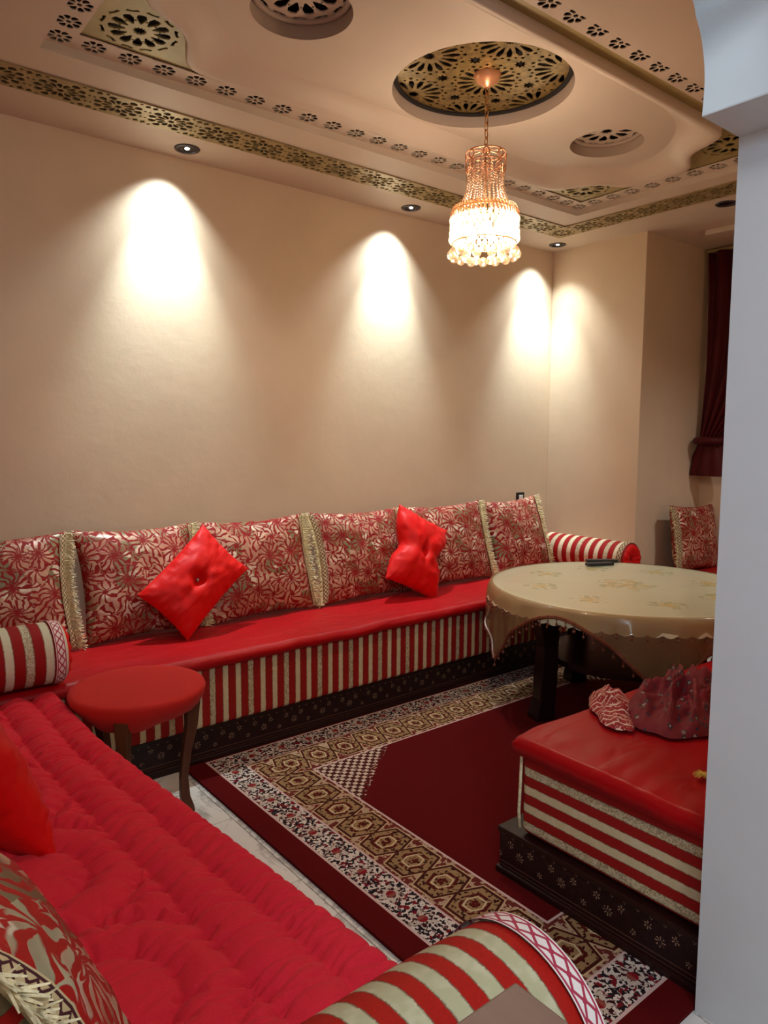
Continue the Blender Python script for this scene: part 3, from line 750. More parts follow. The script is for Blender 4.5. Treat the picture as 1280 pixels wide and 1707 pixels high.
# ------------------------------------------------------------------ sofas
def sofa_base(name, x0, x1, y0, y1, ztop, parent, mat, mats=None):
    g = G().box((x0 + .006, y0 + .006, 0), (x1 - .006, y1 - .006, ztop - .018)); g.build('plinth', mat, parent, bevel=.003)
    G().box((x0, y0, ztop - .02), (x1, y1, ztop)).build('top_rail', 'wood_dark', parent, bevel=.004)
    G().box((x0 - .008, y0 - .008, 0.0), (x1, y1 + .0, .034)).build('base_moulding', 'wood_dark', parent, bevel=.006)
def mattress(x0, x1, y0, y1, z0, z1, mats, parent, endaxis):
    g = G().box((x0, y0, z0), (x1, y1, z1)); mi = [0, 0, 0, 1, 0, 1] if endaxis == 'x' else [0, 0, 1, 0, 1, 0]
    o = g.build('mattress', None, parent, mats=mats, mi=mi, bevel=0)
    b = o.modifiers.new('b', 'BEVEL'); b.width = .022; b.segments = 4
    return o
# long sofa
ls = tag(empty('long_sofa', (0, 0, 0)), 'long low sofa with red cover, striped front and dark inlaid plinth along the back wall', 'sofa')
sofa_base('plinth', WX0 + .01, WX1 - .01, 2.972, WY1 - .01, .172, ls, 'inlay_x')
mattress(WX0 + .01, WX1 - .01, 2.948, WY1 - .01, .176, .482, ['stripe_x', 'stripe_z'], ls, 'x')
def fz(x_, y_):
    return .508 + .010 * fbm(x_ * 2.2, y_ * 3, 1) + .005 * fbm(x_ * 7, y_ * 6, 2) + .008 * math.sin((y_ - 2.9) * 4)
sheet('seat_cover', WX0 + .012, WX1 - .012, 2.925, WY1 - .012, 260, 44, fz, .026, 'velvet_dark_red', ls)
# left sofa (quilted)
lf_ = tag(empty('quilted_sofa'), 'sofa in front with bright red quilted and gathered cover, beside the round red stool', 'sofa')
sofa_base('plinth', WX0 + .01, .66, .54, 2.90, .172, lf_, 'inlay_y')
mattress(WX0 + .01, .685, .515, 2.905, .176, .478, ['stripe_y', 'stripe_z'], lf_, 'y')
def make_quilt():
    x0, x1, y0, y1 = WX0 + .012, .705, .505, 2.895; nx_, ny_ = 170, 800
    xs = np.linspace(x0, x1, nx_); ys = np.linspace(y0, y1, ny_); XX, YY = np.meshgrid(xs, ys)
    s1 = .615 - .0 * (YY - .9); s2 = .505 - .0 * (YY - .9)
    wob = np.array([[fbm(y_ * 3, k, 3) * .012 for y_ in ys] for k in (0, 5)])
    d1 = np.abs(XX - s1 - wob[0][:, None]); d2 = np.abs(XX - s2 - wob[1][:, None])
    dd = np.minimum(d1, d2)
    inner = XX < s2
    di = np.full(XX.shape, 9.)
    for k in range(6):
        cy_ = .75 + k * .46; cx_ = .30; rr = np.hypot((XX - cx_), (YY - cy_) * .95)
        for R_ in (.225, .12): di = np.minimum(di, np.abs(rr - R_))
    dd = np.where(inner, np.minimum(d2, di), dd)
    puff = .026 * (1 - np.exp(-dd / .026))
    gro = np.zeros(XX.shape); rg_ = random.Random(11); hx, hy = xs[1] - xs[0], ys[1] - ys[0]
    def groove(px, py, ax_, ay_, L, dep, wd):
        bend = rg_.uniform(-.35, .35); n_ = max(3, int(L / .006))
        pts_ = [(px + ax_ * L * t_ - ay_ * bend * L * t_ * t_, py + ay_ * L * t_ + ax_ * bend * L * t_ * t_, 1 - .75 * t_) for t_ in np.linspace(0, 1, n_)]
        for qx, qy, k_ in pts_:
            i0, i1 = int((qx - .016 - x0) / hx), int((qx + .016 - x0) / hx) + 2; j0, j1 = int((qy - .018 - y0) / hy), int((qy + .018 - y0) / hy) + 2
            i0, j0 = max(i0, 0), max(j0, 0)
            if i1 <= i0 or j1 <= j0 or i0 >= nx_ or j0 >= ny_: continue
            X_, Y_ = XX[j0:j1, i0:i1], YY[j0:j1, i0:i1]; d_ = np.hypot((X_ - qx) * (.5 if abs(ax_) > .5 else 1), (Y_ - qy) * (1 if abs(ax_) > .5 else .5))
            gro[j0:j1, i0:i1] = np.minimum(gro[j0:j1, i0:i1], -dep * k_ * np.exp(-(d_ / wd) ** 1.4))
    for base_ in (.615, .505, .700):
        y_ = y0
        while y_ < y1:
            y_ += rg_.uniform(.014, .085); xw = base_ + fbm(y_ * 3, 0 if base_ > .55 else 5, 3) * .012
            for sg in (-1, 1):
                if base_ > .65 and sg > 0: continue
                if rg_.random() < .80: groove(xw, y_ + rg_.uniform(-.01, .01), sg, rg_.uniform(-.15, .25), rg_.uniform(.025, .11), rg_.uniform(.010, .026), rg_.uniform(.005, .008))
    for k in range(6):
        for R_ in (.225, .12):
            a_ = 0
            while a_ < 2 * PI:
                a_ += rg_.uniform(.016, .07) / R_; qx, qy = .30 + R_ * math.cos(a_), .75 + k * .46 + R_ * math.sin(a_) / .95
                if qx > .495: continue
                for sg in (-1, 1):
                    if rg_.random() < .6: groove(qx, qy, sg * math.cos(a_), sg * math.sin(a_), rg_.uniform(.02, .07), rg_.uniform(.008, .020), rg_.uniform(.0045, .007))
    wr = np.zeros(XX.shape); wr2 = np.zeros(XX.shape)
    for j in range(ny_):
        for i in range(nx_):
            x_, y_ = XX[j, i], YY[j, i]
            wr[j, i] = mnoise.noise((x_ * 5.0 + 1.7 * math.sin(y_ * 2), y_ * 19 - x_ * 4, 0)); wr2[j, i] = mnoise.noise((x_ * 8 + 9, y_ * 34 - x_ * 6, 4))
    att = np.exp(-dd / .042) * np.clip(.55 + 1.6 * np.array([[mnoise.noise((x_ * 3, y_ * 3, 8)) for x_ in xs] for y_ in ys]), .1, 1.2)
    crease = gro - .010 * np.exp(-np.abs(wr) / .09) * (.15 + .7 * att)
    bul = .004 * np.abs(wr) * (.2 + att)
    Z = .500 + puff + crease + bul
    r = .035
    dx = np.maximum(np.maximum(x0 + r - XX, XX - (x1 - r)), 0); dy = np.maximum(np.maximum(y0 + r - YY, YY - (y1 - r)), 0); d = np.minimum(np.hypot(dx, dy), r)
    Z = Z - (r - np.sqrt(np.maximum(r * r - d * d, 0)))
    v = list(zip(XX.ravel(), YY.ravel(), Z.ravel())); f = []
    for j in range(ny_ - 1):
        for i in range(nx_ - 1): a = j * nx_ + i; f.append((a, a + 1, a + 1 + nx_, a + nx_))
    rim = [i for i in range(nx_)] + [j * nx_ + nx_ - 1 for j in range(1, ny_)] + [(ny_ - 1) * nx_ + i for i in range(nx_ - 2, -1, -1)] + [j * nx_ for j in range(ny_ - 2, 0, -1)]
    b0 = len(v); m = len(rim)
    for i in rim: p = v[i]; v.append((p[0], p[1], .452 + .006 * fbm(p[0] * 5, p[1] * 5, 2)))
    for k in range(m): k2 = (k + 1) % m; f.append((rim[k2], rim[k], b0 + k, b0 + k2))
    f.append(tuple(range(b0 + m - 1, b0 - 1, -1)))
    mk('quilted_cover', v, f, 'quilt', lf_, smooth=True)
make_quilt()
for o in lf_.children:                      # the sofa is a little wider toward its near end
    for vt in o.data.vertices:
        vt.co.x *= (.700 + .115 * min(1.25, max(0.0, (2.35 - vt.co.y) / 1.35))) / .700
# right sofa (end toward the camera)
rs = tag(empty('striped_end_sofa'), 'sofa on the right with horizontally striped mattress end and red satin cover', 'sofa')
sofa_base('plinth', 1.782, 4.72, WY0 + .012, 1.585, .172, rs, 'inlay_y')
mattress(1.806, 4.72, WY0 + .014, 1.505, .176, .470, ['stripe_x', 'stripe_z'], rs, 'x')
def piping(pts, nm='piping'): G().tube(pts, .0055, 6).build(nm, 'fringe_cream', rs, smooth=True)
piping([(1.806, 1.507, .19), (1.800, 1.508, .25), (1.803, 1.507, .35), (1.804, 1.506, .44), (1.810, 1.498, .466), (1.806, 1.46, .472)])
piping([(1.804, 1.47, .473), (1.803, 1.40, .474), (1.800, 1.25, .475), (1.803, 1.1, .474), (1.803, .90, .474)])
def fz2(x_, y_):
    e_ = math.exp(-((x_ - 1.80) / .06) ** 2)
    return .520 + .006 * fbm(x_ * 3, y_ * 5, 1) + .007 * fbm(x_ * 5, y_ * 16, 2) * math.exp(-(x_ - 1.79) / .12) - .010 * e_
sheet('satin_cover', 1.775, 4.72, WY0 + .014, 1.525, 240, 90, fz2, .036, 'satin_red', rs)
# sofa in the window recess
ws = tag(empty('recess_sofa'), 'sofa with bright red seat in the window recess, half hidden behind the round table', 'sofa')
sofa_base('plinth', 4.80, WXR - .01, 1.62, 2.87, .172, ws, 'inlay_y')
mattress(4.79, WXR - .01, 1.61, 2.87, .176, .478, ['stripe_y', 'stripe_z'], ws, 'y')
sheet('seat_cover', 4.775, WXR - .012, 1.60, 2.872, 60, 90, lambda x_, y_: .503 + .008 * fbm(x_ * 3, y_ * 3, 4), .03, 'satin_red', ws)

# ------------------------------------------------------------------ bolsters
def bolster(loc, rotz, L, R_, mat, label, braid_ends=(1,), capmat='cushion_red', bmat='braid_white', tilt=0.0):
    r_ = empty('bolster', loc, (0, tilt, rotz)); tag(r_, label, 'bolster', None)
    n = 48; prof_ = [(-L / 2 + .03, R_ * .86), (-L / 2 + .045, R_ * .95), (-L / 2 + .07, R_)] + [(-L / 2 + .07 + (L - .14) * i / 20, R_) for i in range(1, 20)] + [(L / 2 - .07, R_), (L / 2 - .03, R_ * .985), (L / 2 - .006, R_ * .93), (L / 2, R_ * .88)]
    v = []; f = []
    for x_, rr in prof_:
        for k in range(n):
            a = 2 * PI * k / n; q_ = rr * (1 + .014 * fbm(x_ * 6, math.cos(a) * 1.5, math.sin(a) * 1.5 + loc[0])); fl_ = 1 - .07 * max(0, -math.sin(a)) ** 3
            v.append((x_, q_ * math.cos(a), q_ * math.sin(a) * fl_))
    for i in range(len(prof_) - 1):
        for k in range(n): k2 = (k + 1) % n; f.append((i * n + k, (i + 1) * n + k, (i + 1) * n + k2, i * n + k2))
    mk('cover', v, f, mat, r_, smooth=True)
    for sg in (-1, 1):
        x0_ = sg * (L / 2) if sg > 0 else -L / 2 + .03; rr = R_ * (.88 if sg > 0 else .86)
        v = []; f = []
        P = [(0, rr), (.012, rr * .9), (.016, rr * .7), (.010, rr * .4), (-.004, rr * .15), (-.012, .004)]
        for dx, q_ in P:
            for k in range(n):
                a = 2 * PI * k / n; q2 = q_; fl_ = 1 - .07 * max(0, -math.sin(a)) ** 3
                v.append((x0_ + sg * (dx + .0035 * math.sin(a * 12) * (1 if 0 < q_ < rr * .99 else 0)), q2 * math.cos(a), q2 * math.sin(a) * fl_))
        for i in range(len(P) - 1):
            for k in range(n):
                k2 = (k + 1) % n; q_ = (i * n + k, (i + 1) * n + k, (i + 1) * n + k2, i * n + k2); f.append(q_ if sg > 0 else q_[::-1])
        f.append(tuple((len(P) - 1) * n + k for k in range(n)) if sg > 0 else tuple((len(P) - 1) * n + k for k in range(n))[::-1])
        mk('end_cap', v, f, capmat, r_, smooth=True)
        if sg in braid_ends:
            v = []; f = []; uv = []
            m = 64; xs_ = (L / 2 - .049, L / 2 - .010) if sg > 0 else (-L / 2 + .075, -L / 2 + .118)
            for k in range(m + 1):
                a = 2 * PI * k / m; fl_ = 1 - .07 * max(0, -math.sin(a)) ** 3
                for j, x_ in enumerate(xs_):
                    q_ = R_ * (1.022 if x_ < L / 2 - .03 else .985) + .0015; v.append((x_, q_ * math.cos(a), q_ * math.sin(a) * fl_)); uv.append((a * R_ / .034, j))
            for k in range(m): a_ = k * 2; f.append((a_, a_ + 1, a_ + 3, a_ + 2))
            mk('braid', v, f, bmat, r_, smooth=True, uvs=uv)
    return r_
bolster((.425, .632, .645), 0, .76, .143, 'stripe_bolster', 'large striped bolster with white braid in front, behind the brown wooden panel', (1,), 'cushion_red', 'braid_white')
bolster((.40, 2.99, .634), 0, .72, .124, 'stripe_bolster_left', 'striped bolster at the left picture edge, between the quilted sofa and the long sofa', (1,), 'cushion_red', 'braid_white')
bolster((4.485, 3.20, .634), -PI / 2, .78, .122, 'stripe_bolster_far', 'striped bolster in the far corner under the wall socket, beside the last back cushion', (1,), 'braid_brown' if False else 'cushion_red', 'braid_dark')

# ------------------------------------------------------------------ small red cushions
def red_cushion(loc, rot, Wd, Hh, Th, label, seed, waist=0.0):
    r_ = empty('scatter_cushion', loc); r_.rotation_mode = 'QUATERNION'; r_.rotation_quaternion = rot.to_quaternion(); tag(r_, label, 'cushion', 'small bright red satin cushions')
    pillow('cover', Wd, Hh, Th, 'cushion_red', r_, n=40, pinch=.07, seed=seed, button=True, crease=.05, waist=waist)
    g = G()
    for k in range(8): a = 2 * PI * k / 8; g.ball((.006 * math.cos(a), 0, .006 * math.sin(a)), .0028, 6, 4)
    g.ball((0, -.002, 0), .0045, 8, 5)
    b = g.build('button', 'silver', r_, smooth=True); b.location = (0, -(Th * .14 + .006), 0)
    return r_
Rx = lambda a: Matrix.Rotation(a, 3, 'X'); Ry = lambda a: Matrix.Rotation(a, 3, 'Y'); Rz = lambda a: Matrix.Rotation(a, 3, 'Z')
red_cushion((1.478, 3.315, .775), Rx(-.36) @ Ry(-math.radians(39)), .50, .325, .15, 'bright red cushion with jewel button, tilted on a corner at the left', 2.0)
red_cushion((2.93, 3.31, .772), Rz(.05) @ Rx(-.34) @ Ry(-math.radians(61)), .50, .41, .19, 'bright red cushion pinched in the middle, standing on the long sofa nearer the round table', 5.0, waist=.26)
red_cushion((.270, 1.96, .680), Rz(PI / 2 + .25) @ Rx(-.42), .50, .42, .19, 'bright red cushion on the quilted sofa at the left picture edge', 8.0)
fc = big_cushion(0, .46, .54, 'large red brocade cushion with silver petals and cream fringe in the lower left corner', loc=(.185, .960, .755), rot=(-.40, 0, PI / 2 + .06), right=False, left=True, seed=4.4, group=None, mat='brocade_near')

# ------------------------------------------------------------------ stool
st = tag(empty('round_stool', (.938, 2.640, .028)), 'round stool with a fitted red cloth and curved brown legs between the two sofas', 'stool')
SR = .248
def cloth_top():
    v = []; f = []; n = 96; P = [(.0, .530), (.1, .530), (.2, .529), (SR - .02, .528), (SR - .005, .524), (SR, .512)]
    rows = []
    for k in range(n):
        a = 2 * PI * k / n; rw = []
        for r_, z_ in P: rw.append((r_ * math.cos(a), r_ * math.sin(a), z_ + .002 * fbm(r_ * 9 * math.cos(a), r_ * 9 * math.sin(a), 1)))
        hang = .088 + .010 * math.cos(3 * a + .6) + .006 * fbm(math.cos(a) * 3, math.sin(a) * 3, 3)
        for j in (1, 2, 3):
            tt = j / 3; rr = SR - .012 * tt - .05 * tt * tt + .006 * math.sin(9 * a) * tt
            rw.append((rr * math.cos(a), rr * math.sin(a), .512 - hang * tt))
        rows.append(rw)
    m = len(rows[0])
    for rw in rows: v += rw
    for k in range(n):
        k2 = (k + 1) % n
        for j in range(m - 1): f.append((k * m + j, k * m + j + 1, k2 * m + j + 1, k2 * m + j))
    return mk('seat_cloth', v, f, 'stool_cloth', st, smooth=True)
cloth_top()
G().lathe([(0, .485), (SR - .03, .485), (SR - .01, .495), (SR - .006, .510), (SR - .02, .523), (0, .524)], 48).build('seat', 'wood_leg', st, smooth=True)
for k in range(3):
    a = math.radians(-5 + 120 * k); c_, s_ = math.cos(a), math.sin(a)
    prof_ = [(.20, .49, .030), (.205, .42, .028), (.20, .33, .023), (.178, .22, .018), (.165, .12, .016), (.168, .04, .019), (.178, .0, .022), (.186, -.028, .020)]
    g = G(); v = []; f = []
    for r_, z_, hw in prof_:
        for dr, dt in ((-hw, -hw * .8), (hw, -hw * .8), (hw, hw * .8), (-hw, hw * .8)): v.append(((r_ + dr) * c_ - dt * s_, (r_ + dr) * s_ + dt * c_, z_))
    for i in range(len(prof_) - 1):
        for q_ in range(4): q2 = (q_ + 1) % 4; f.append((i * 4 + q_, (i + 1) * 4 + q_, (i + 1) * 4 + q2, i * 4 + q2))
    f += [(0, 1, 2, 3), tuple(len(v) - 4 + q_ for q_ in range(4))[::-1]]
    o = mk('leg', v, f, 'wood_leg', st, bevel=.004)

# ------------------------------------------------------------------ brown wooden rail panel at the near end of the quilted sofa
bl = tag(empty('wooden_panel', (.318, .448, 0)), 'brown wooden panel with flat top at the bottom edge, in front of a bolster', 'panel')
box('board', (-.27, -.020, 0), (.245, .020, .872), 'wood_block', bl, bevel=.003)
box('top_rail', (-.28, -.036, .872), (.262, .036, .900), 'wood_block', bl, bevel=.003)
box('foot', (-.27, -.036, 0), (.255, .036, .05), 'wood_block', bl, bevel=.003)

# ------------------------------------------------------------------ round table
TC = (3.42, 2.17); TR = .715; TH = .700
tb = tag(empty('round_table', (TC[0], TC[1], 0)), 'round dark wooden table under a cream cloth, in the middle of the room', 'table')
G().lathe([(0, TH - .045), (TR - .02, TH - .045), (TR, TH - .035), (TR, TH - .008), (TR - .01, TH - .003), (0, TH - .003)], 72).build('tabletop', 'wood_dark', tb, smooth=False)
for k in range(4):
    a = math.radians(157 + 90 * k); c_, s_ = math.cos(a), math.sin(a); P = [(.47, TH - .05, .050), (.47, .52, .056), (.46, .40, .044), (.465, .25, .048), (.47, .12, .046), (.485, .03, .054), (.49, 0, .050)]
    v = []; f = []
    for r_, z_, hw in P:
        for dr, dt in ((-hw, -hw), (hw, -hw), (hw, hw), (-hw, hw)): v.append(((r_ + dr) * c_ - dt * s_, (r_ + dr) * s_ + dt * c_, z_))
    for i in range(len(P) - 1):
        for q_ in range(4): q2 = (q_ + 1) % 4; f.append((i * 4 + q_, (i + 1) * 4 + q_, (i + 1) * 4 + q2, i * 4 + q2))
    f += [(0, 1, 2, 3), tuple(len(v) - 4 + q_ for q_ in range(4))[::-1]]
    mk('leg', v, f, 'wood_dark', tb, bevel=.008)
G().lathe([(.06, .30), (.40, .30), (.40, .33), (.06, .33)], 40).build('shelf_ring', 'wood_dark', tb)
G().lathe([(.36, TH - .13), (.42, TH - .13), (.42, TH - .045), (.36, TH - .045)], 40).build('apron', 'wood_dark', tb)
# round cloth with scalloped edge
def skirt(name, hang, mat, zt, R0, loc, flare=.02, wav=.006, nw=26, n=288, rows=7, inner=(0.0, .15, .3, .45, .6, .68), cat=None):
    v = []; f = []; rws = []
    for k in range(n):
        a = 2 * PI * k / n; rw = [(r_ * math.cos(a), r_ * math.sin(a), zt + .0012 * fbm(r_ * 6 * math.cos(a), r_ * 6 * math.sin(a), 3)) for r_ in inner]
        for dr, dz in ((-.012, -.000), (-.004, -.004), (0, -.012)): rw.append(((R0 + dr) * math.cos(a), (R0 + dr) * math.sin(a), zt + dz))
        h = hang(a)
        for j in range(1, rows + 1):
            tt = j / rows; d = h * tt; rr = R0 + (flare * tt + wav * math.sin(nw * a + 2 * math.sin(3 * a)) * tt * min(1, h / .08)) - .08 * max(0, d - .1) 
            rw.append((rr * math.cos(a), rr * math.sin(a), zt - .012 - d))
        rws.append(rw)
    m = len(rws[0])
    for rw in rws: v += rw
    for k in range(n):
        k2 = (k + 1) % n
        for j in range(m - 1): f.append((k * m + j, k * m + j + 1, k2 * m + j + 1, k2 * m + j))
    o = mk(name, v, f, mat, loc, smooth=True); return o, rws
tc = tag(empty('tablecloth', (TC[0], TC[1], 0)), 'cream round tablecloth with yellow posies and scalloped edge on the round table', 'tablecloth')
cl, rws = skirt('cloth', lambda a: .062 + .012 * abs(math.sin(36 * a)), 'tablecloth', TH + .002, TR + .006, tc, wav=.004)
g = G()
for k in range(0, 288, 4):
    p = rws[k][-1]; g.tube([p, (p[0] * 1.002, p[1] * 1.002, p[2] - .016)], .0018, 4); g.ball((p[0] * 1.002, p[1] * 1.002, p[2] - .022), .0055, 6, 4, 1.4)
o = g.build('bead_drops', 'bead_brown', tc, smooth=True); o['kind'] = 'stuff'
# square sheer overlay: corners hang low
CORN = [(-60, .15), (20, .30), (152, .36), (226, .35), (300, .15), (380, .30)]
def hang_sq(a):
    d = math.degrees(a) % 360
    for (a0, h0), (a1, h1) in zip(CORN[:-1], CORN[1:]):
        if a0 <= d < a1:
            u = (d - a0) / (a1 - a0) * 2 - 1; return .030 + ((h0 if u < 0 else h1) - .030) * abs(u) ** 1.7
    return .03
ov = tag(empty('lace_overlay', (TC[0], TC[1], 0)), 'sheer brown square overlay with beaded braid, its corners hanging from the round table', 'tablecloth')
def skirt_ring():
    v = []; f = []; n = 320; rws = []; R0 = TR + .014
    for k in range(n):
        a = 2 * PI * k / n; h = hang_sq(a); rw = [((R0 - .02) * math.cos(a), (R0 - .02) * math.sin(a), TH + .0045), ((R0 - .004) * math.cos(a), (R0 - .004) * math.sin(a), TH + .002)]
        for j in range(1, 11):
            tt = j / 10; d = h * tt; rr = R0 + .012 * tt + .010 * math.sin(22 * a) * tt * min(1, h / .15) + .008 - .10 * max(0, d - .08)
            rw.append((rr * math.cos(a), rr * math.sin(a), TH - .008 - d))
        rws.append(rw)
    m = len(rws[0])
    for rw in rws: v += rw
    for k in range(n):
        k2 = (k + 1) % n
        for j in range(m - 1): f.append((k * m + j, k * m + j + 1, k2 * m + j + 1, k2 * m + j))
    mk('sheer_cloth', v, f, 'sheer', ov, smooth=True)
    pts = [Vector(r_[-1]) for r_ in rws]; pts.append(pts[0])
    G().tube(pts, .009, 6, cap=False).build('braid', 'bead_brown', ov)
    g = G()
    for k in range(0, n, 3):
        p = pts[k]; g.tube([p, p + Vector((0, 0, -.028))], .0016, 4); g.ball(p + Vector((0, 0, -.034)), .007, 6, 4, 1.3); g.ball(p + Vector((0, 0, -.016)), .004, 6, 4)
        q_ = p.normalized() * .009; g.ball(p + q_, .0045, 5, 4)
    o = g.build('bead_drops', 'bead_brown', ov, smooth=True); o['kind'] = 'stuff'
skirt_ring()
# two remote controls
def remote(loc, rz, label, L=.19):
    r_ = tag(empty('remote_control', loc, (0, 0, rz)), label, 'remote control')
    bd_ = box('body', (-L / 2, -.022, 0), (L / 2, .022, .017), 'black_plastic', r_, bevel=.005)
    for i in range(7):
        for j in range(3):
            G().lathe([(0, .0185), (.0035, .0185), (.004, .016)], 8, (-L * .38 + i * .019, -.012 + j * .012, 0)).build('button', 'button_grey', bd_)
remote((3.80, 2.60, TH + .004), -.42, 'black remote control on the cream cloth, the one nearer the camera', .18)
remote((3.91, 2.66, TH + .004), -.62, 'black remote control on the cream cloth, the one farther back near the bolster', .20)

# ------------------------------------------------------------------ scarf heap on the right sofa
def heap(name, cx_, cy_, rx, ry, hgt, mat, parent, seed, nf=5.0, zb=.528, ang=0.0):
    n, m = 90, 34; v = []; f = []
    for i in range(m + 1):
        tt = i / m
        for k in range(n):
            a = 2 * PI * k / n; rr = (1 + .28 * fbm(math.cos(a) * 1.8 + seed, math.sin(a) * 1.8, 1)) * tt
            px, py = rr * rx * math.cos(a), rr * ry * math.sin(a)
            ww = .5 * fbm(px * 3 + seed, py * 3, 7); fold = .5 + .5 * math.sin((px * .55 + py * 1.5 + ww * .35) * nf * 11 + seed) ; fold = .55 * fold + .45 * (.5 + .5 * fbm(px * 6 + seed, py * 9, 2))
            wx_ = fbm(px * 5, py * 5, seed) * .05; rd = max(0, 1 - abs(fbm((px + wx_) * nf * 1.1 + seed, (py + wx_) * nf * 3.2, 2)) * 3.4) ** 1.3; rd2 = max(0, 1 - abs(fbm((px - wx_) * 9, (py + px * .4) * 22, seed)) * 3.2)
            h = hgt * (1 - tt ** 3.0) ** .8 * (.32 + .48 * rd + .16 * rd2 + .25 * fold)
            c_, s_ = math.cos(ang), math.sin(ang)
            v.append((cx_ + px * c_ - py * s_, cy_ + px * s_ + py * c_, zb + h + .003))
    for i in range(m):
        for k in range(n): k2 = (k + 1) % n; f.append((i * n + k, (i + 1) * n + k, (i + 1) * n + k2, i * n + k2))
    return mk(name, v, f, mat, parent, smooth=True)
sc = tag(empty('scarf'), 'crumpled maroon flowered scarf heaped on the right sofa beside the pillar', 'scarf')
heap('cloth', 2.42, 1.28, .33, .17, .125, 'scarf', sc, 3.1, nf=4.0, ang=.35)
heap('border', 2.20, 1.43, .19, .075, .060, 'scarf_border', sc, 6.3, ang=.75)
# tassel
ts = tag(empty('tassel', (1.965, .965, .527)), 'small yellow tassel on the red satin cover, against the pillar edge', 'tassel')
g = G()
for k in range(40):
    a = PI * .5 + random.uniform(-1.5, 1.5) ; L = random.uniform(.022, .036)
    g.tube([(0, 0, .004), (L * .6 * math.cos(a), L * .6 * math.sin(a), .010), (L * math.cos(a), L * math.sin(a), .002 + random.random() * .008)], [.0012, .0012, .0008], 3, cap=False)
o = g.build('threads', 'fringe_yellow', ts); o['kind'] = 'stuff'
G().ball((0, 0, .006), .009, 10, 6).build('knot', 'fringe_yellow', ts, smooth=True)

# ------------------------------------------------------------------ wall socket
so = tag(empty('wall_socket', (4.30, WY1, 1.02)), 'small black framed wall socket above the last back cushion', 'socket')
fr_ = box('frame', (-.042, -.012, -.042), (.042, 0, .042), 'black_plastic', so, bevel=.003)
box('insert', (-.022, -.016, -.022), (.022, -.011, .022), 'white_plastic', fr_, bevel=.002)

# ------------------------------------------------------------------ curtain
cu = tag(empty('curtain'), 'dark red curtain gathered by a tie-back at the window recess beside the pillar', 'curtain')
v = []; f = []; n = 120; zs = [2.86, 2.6, 2.3, 2.0, 1.8, 1.65, 1.55, 1.48, 1.44]
for z_ in zs:
    tt = (2.86 - z_) / (2.86 - 1.44); wdt = 1.35 - 1.15 * tt ** 1.8; y_hi = 2.845 - .03 * math.sin(tt * 3)
    for k in range(n + 1):
        u = k / n; y_ = y_hi - wdt * u; v.append((5.385 + .030 * math.sin(u * 60) * (1 - .5 * tt) + .01 * fbm(u * 5, z_ * 2), y_, z_))
for i in range(len(zs) - 1):
    for k in range(n): a = i * (n + 1) + k; f.append((a, a + 1, a + n + 2, a + n + 1))
o = mk('panel', v, f, 'curtain_red', cu, smooth=True); sm = o.modifiers.new('s', 'SOLIDIFY'); sm.thickness = .004
g = G(); v = []; f = []; P = [(1.46, .08), (1.42, .10), (1.34, .13), (1.26, .15), (1.20, .155)]
n = 48
for z_, r_ in P:
    for k in range(n): a = 2 * PI * k / n; rr = r_ * (1 + .10 * math.sin(9 * a)); v.append((5.37 + rr * .4 * math.cos(a), 2.74 + rr * math.sin(a), z_))
for i in range(len(P) - 1):
    for k in range(n): k2 = (k + 1) % n; f.append((i * n + k, i * n + k2, (i + 1) * n + k2, (i + 1) * n + k))
mk('gathered_tail', v, f, 'curtain_red', cu, smooth=True)
G().torus((5.37, 2.74, 1.465), .10, .028, sy=1.0, n=24, m=8).build('tie_back', 'curtain_red', cu, smooth=True)
G().tube([(5.40, 1.3, 2.875), (5.40, 2.86, 2.875)], .012, 10).build('rod', 'brass_fret', cu)

# ------------------------------------------------------------------ recessed spots
SP = [(1.58, 3.53, 1, 'lit recessed downlight in the ceiling edge, nearest the left picture edge'), (3.04, 3.53, 1, 'recessed downlight in the ceiling edge, left of the chandelier'),
      (4.44, 3.50, 1, 'recessed downlight in the ceiling over the far corner'), (4.44, 2.25, 0, 'recessed downlight in the ceiling beside the pillar, switched off')]
for x_, y_, lit, lb in SP:
    d = tag(empty('downlight', (x_, y_, CZ)), lb, 'downlight', 'recessed downlights')
    G().lathe([(.062, .0), (.060, -.006), (.048, -.007), (.042, -.002), (.042, .0)], 32).build('rim', 'spot_rim', d, smooth=True)
    G().lathe([(.042, -.0015), (.030, -.0008), (.0, -.0008)], 24).build('reflector', 'spot_dark', d, smooth=True)
    if lit: G().lathe([(.0, -.0035), (.010, -.0035), (.012, -.001)], 20).build('lamp', 'spot_lit', d)

# ------------------------------------------------------------------ chandelier
ch = tag(empty('chandelier', (CXc + .017, CYc - .014, 0)), 'gold chandelier of amber bead strands and glowing crystal drops under the ceiling', 'chandelier')
G().lathe([(.0, 3.045), (.058, 3.040), (.060, 3.025), (.045, 3.0), (.022, 2.985), (.010, 2.975), (0, 2.974)], 28).build('ceiling_cup', 'gold_pink', ch, smooth=True)
g = G()
for i in range(9):
    z_ = 2.965 - i * .0245; g.torus((0, 0, z_), .0085, .0024, 'x' if i % 2 else 'y', 12, 6, 1.7)
g.build('chain', 'gold', ch, smooth=True)
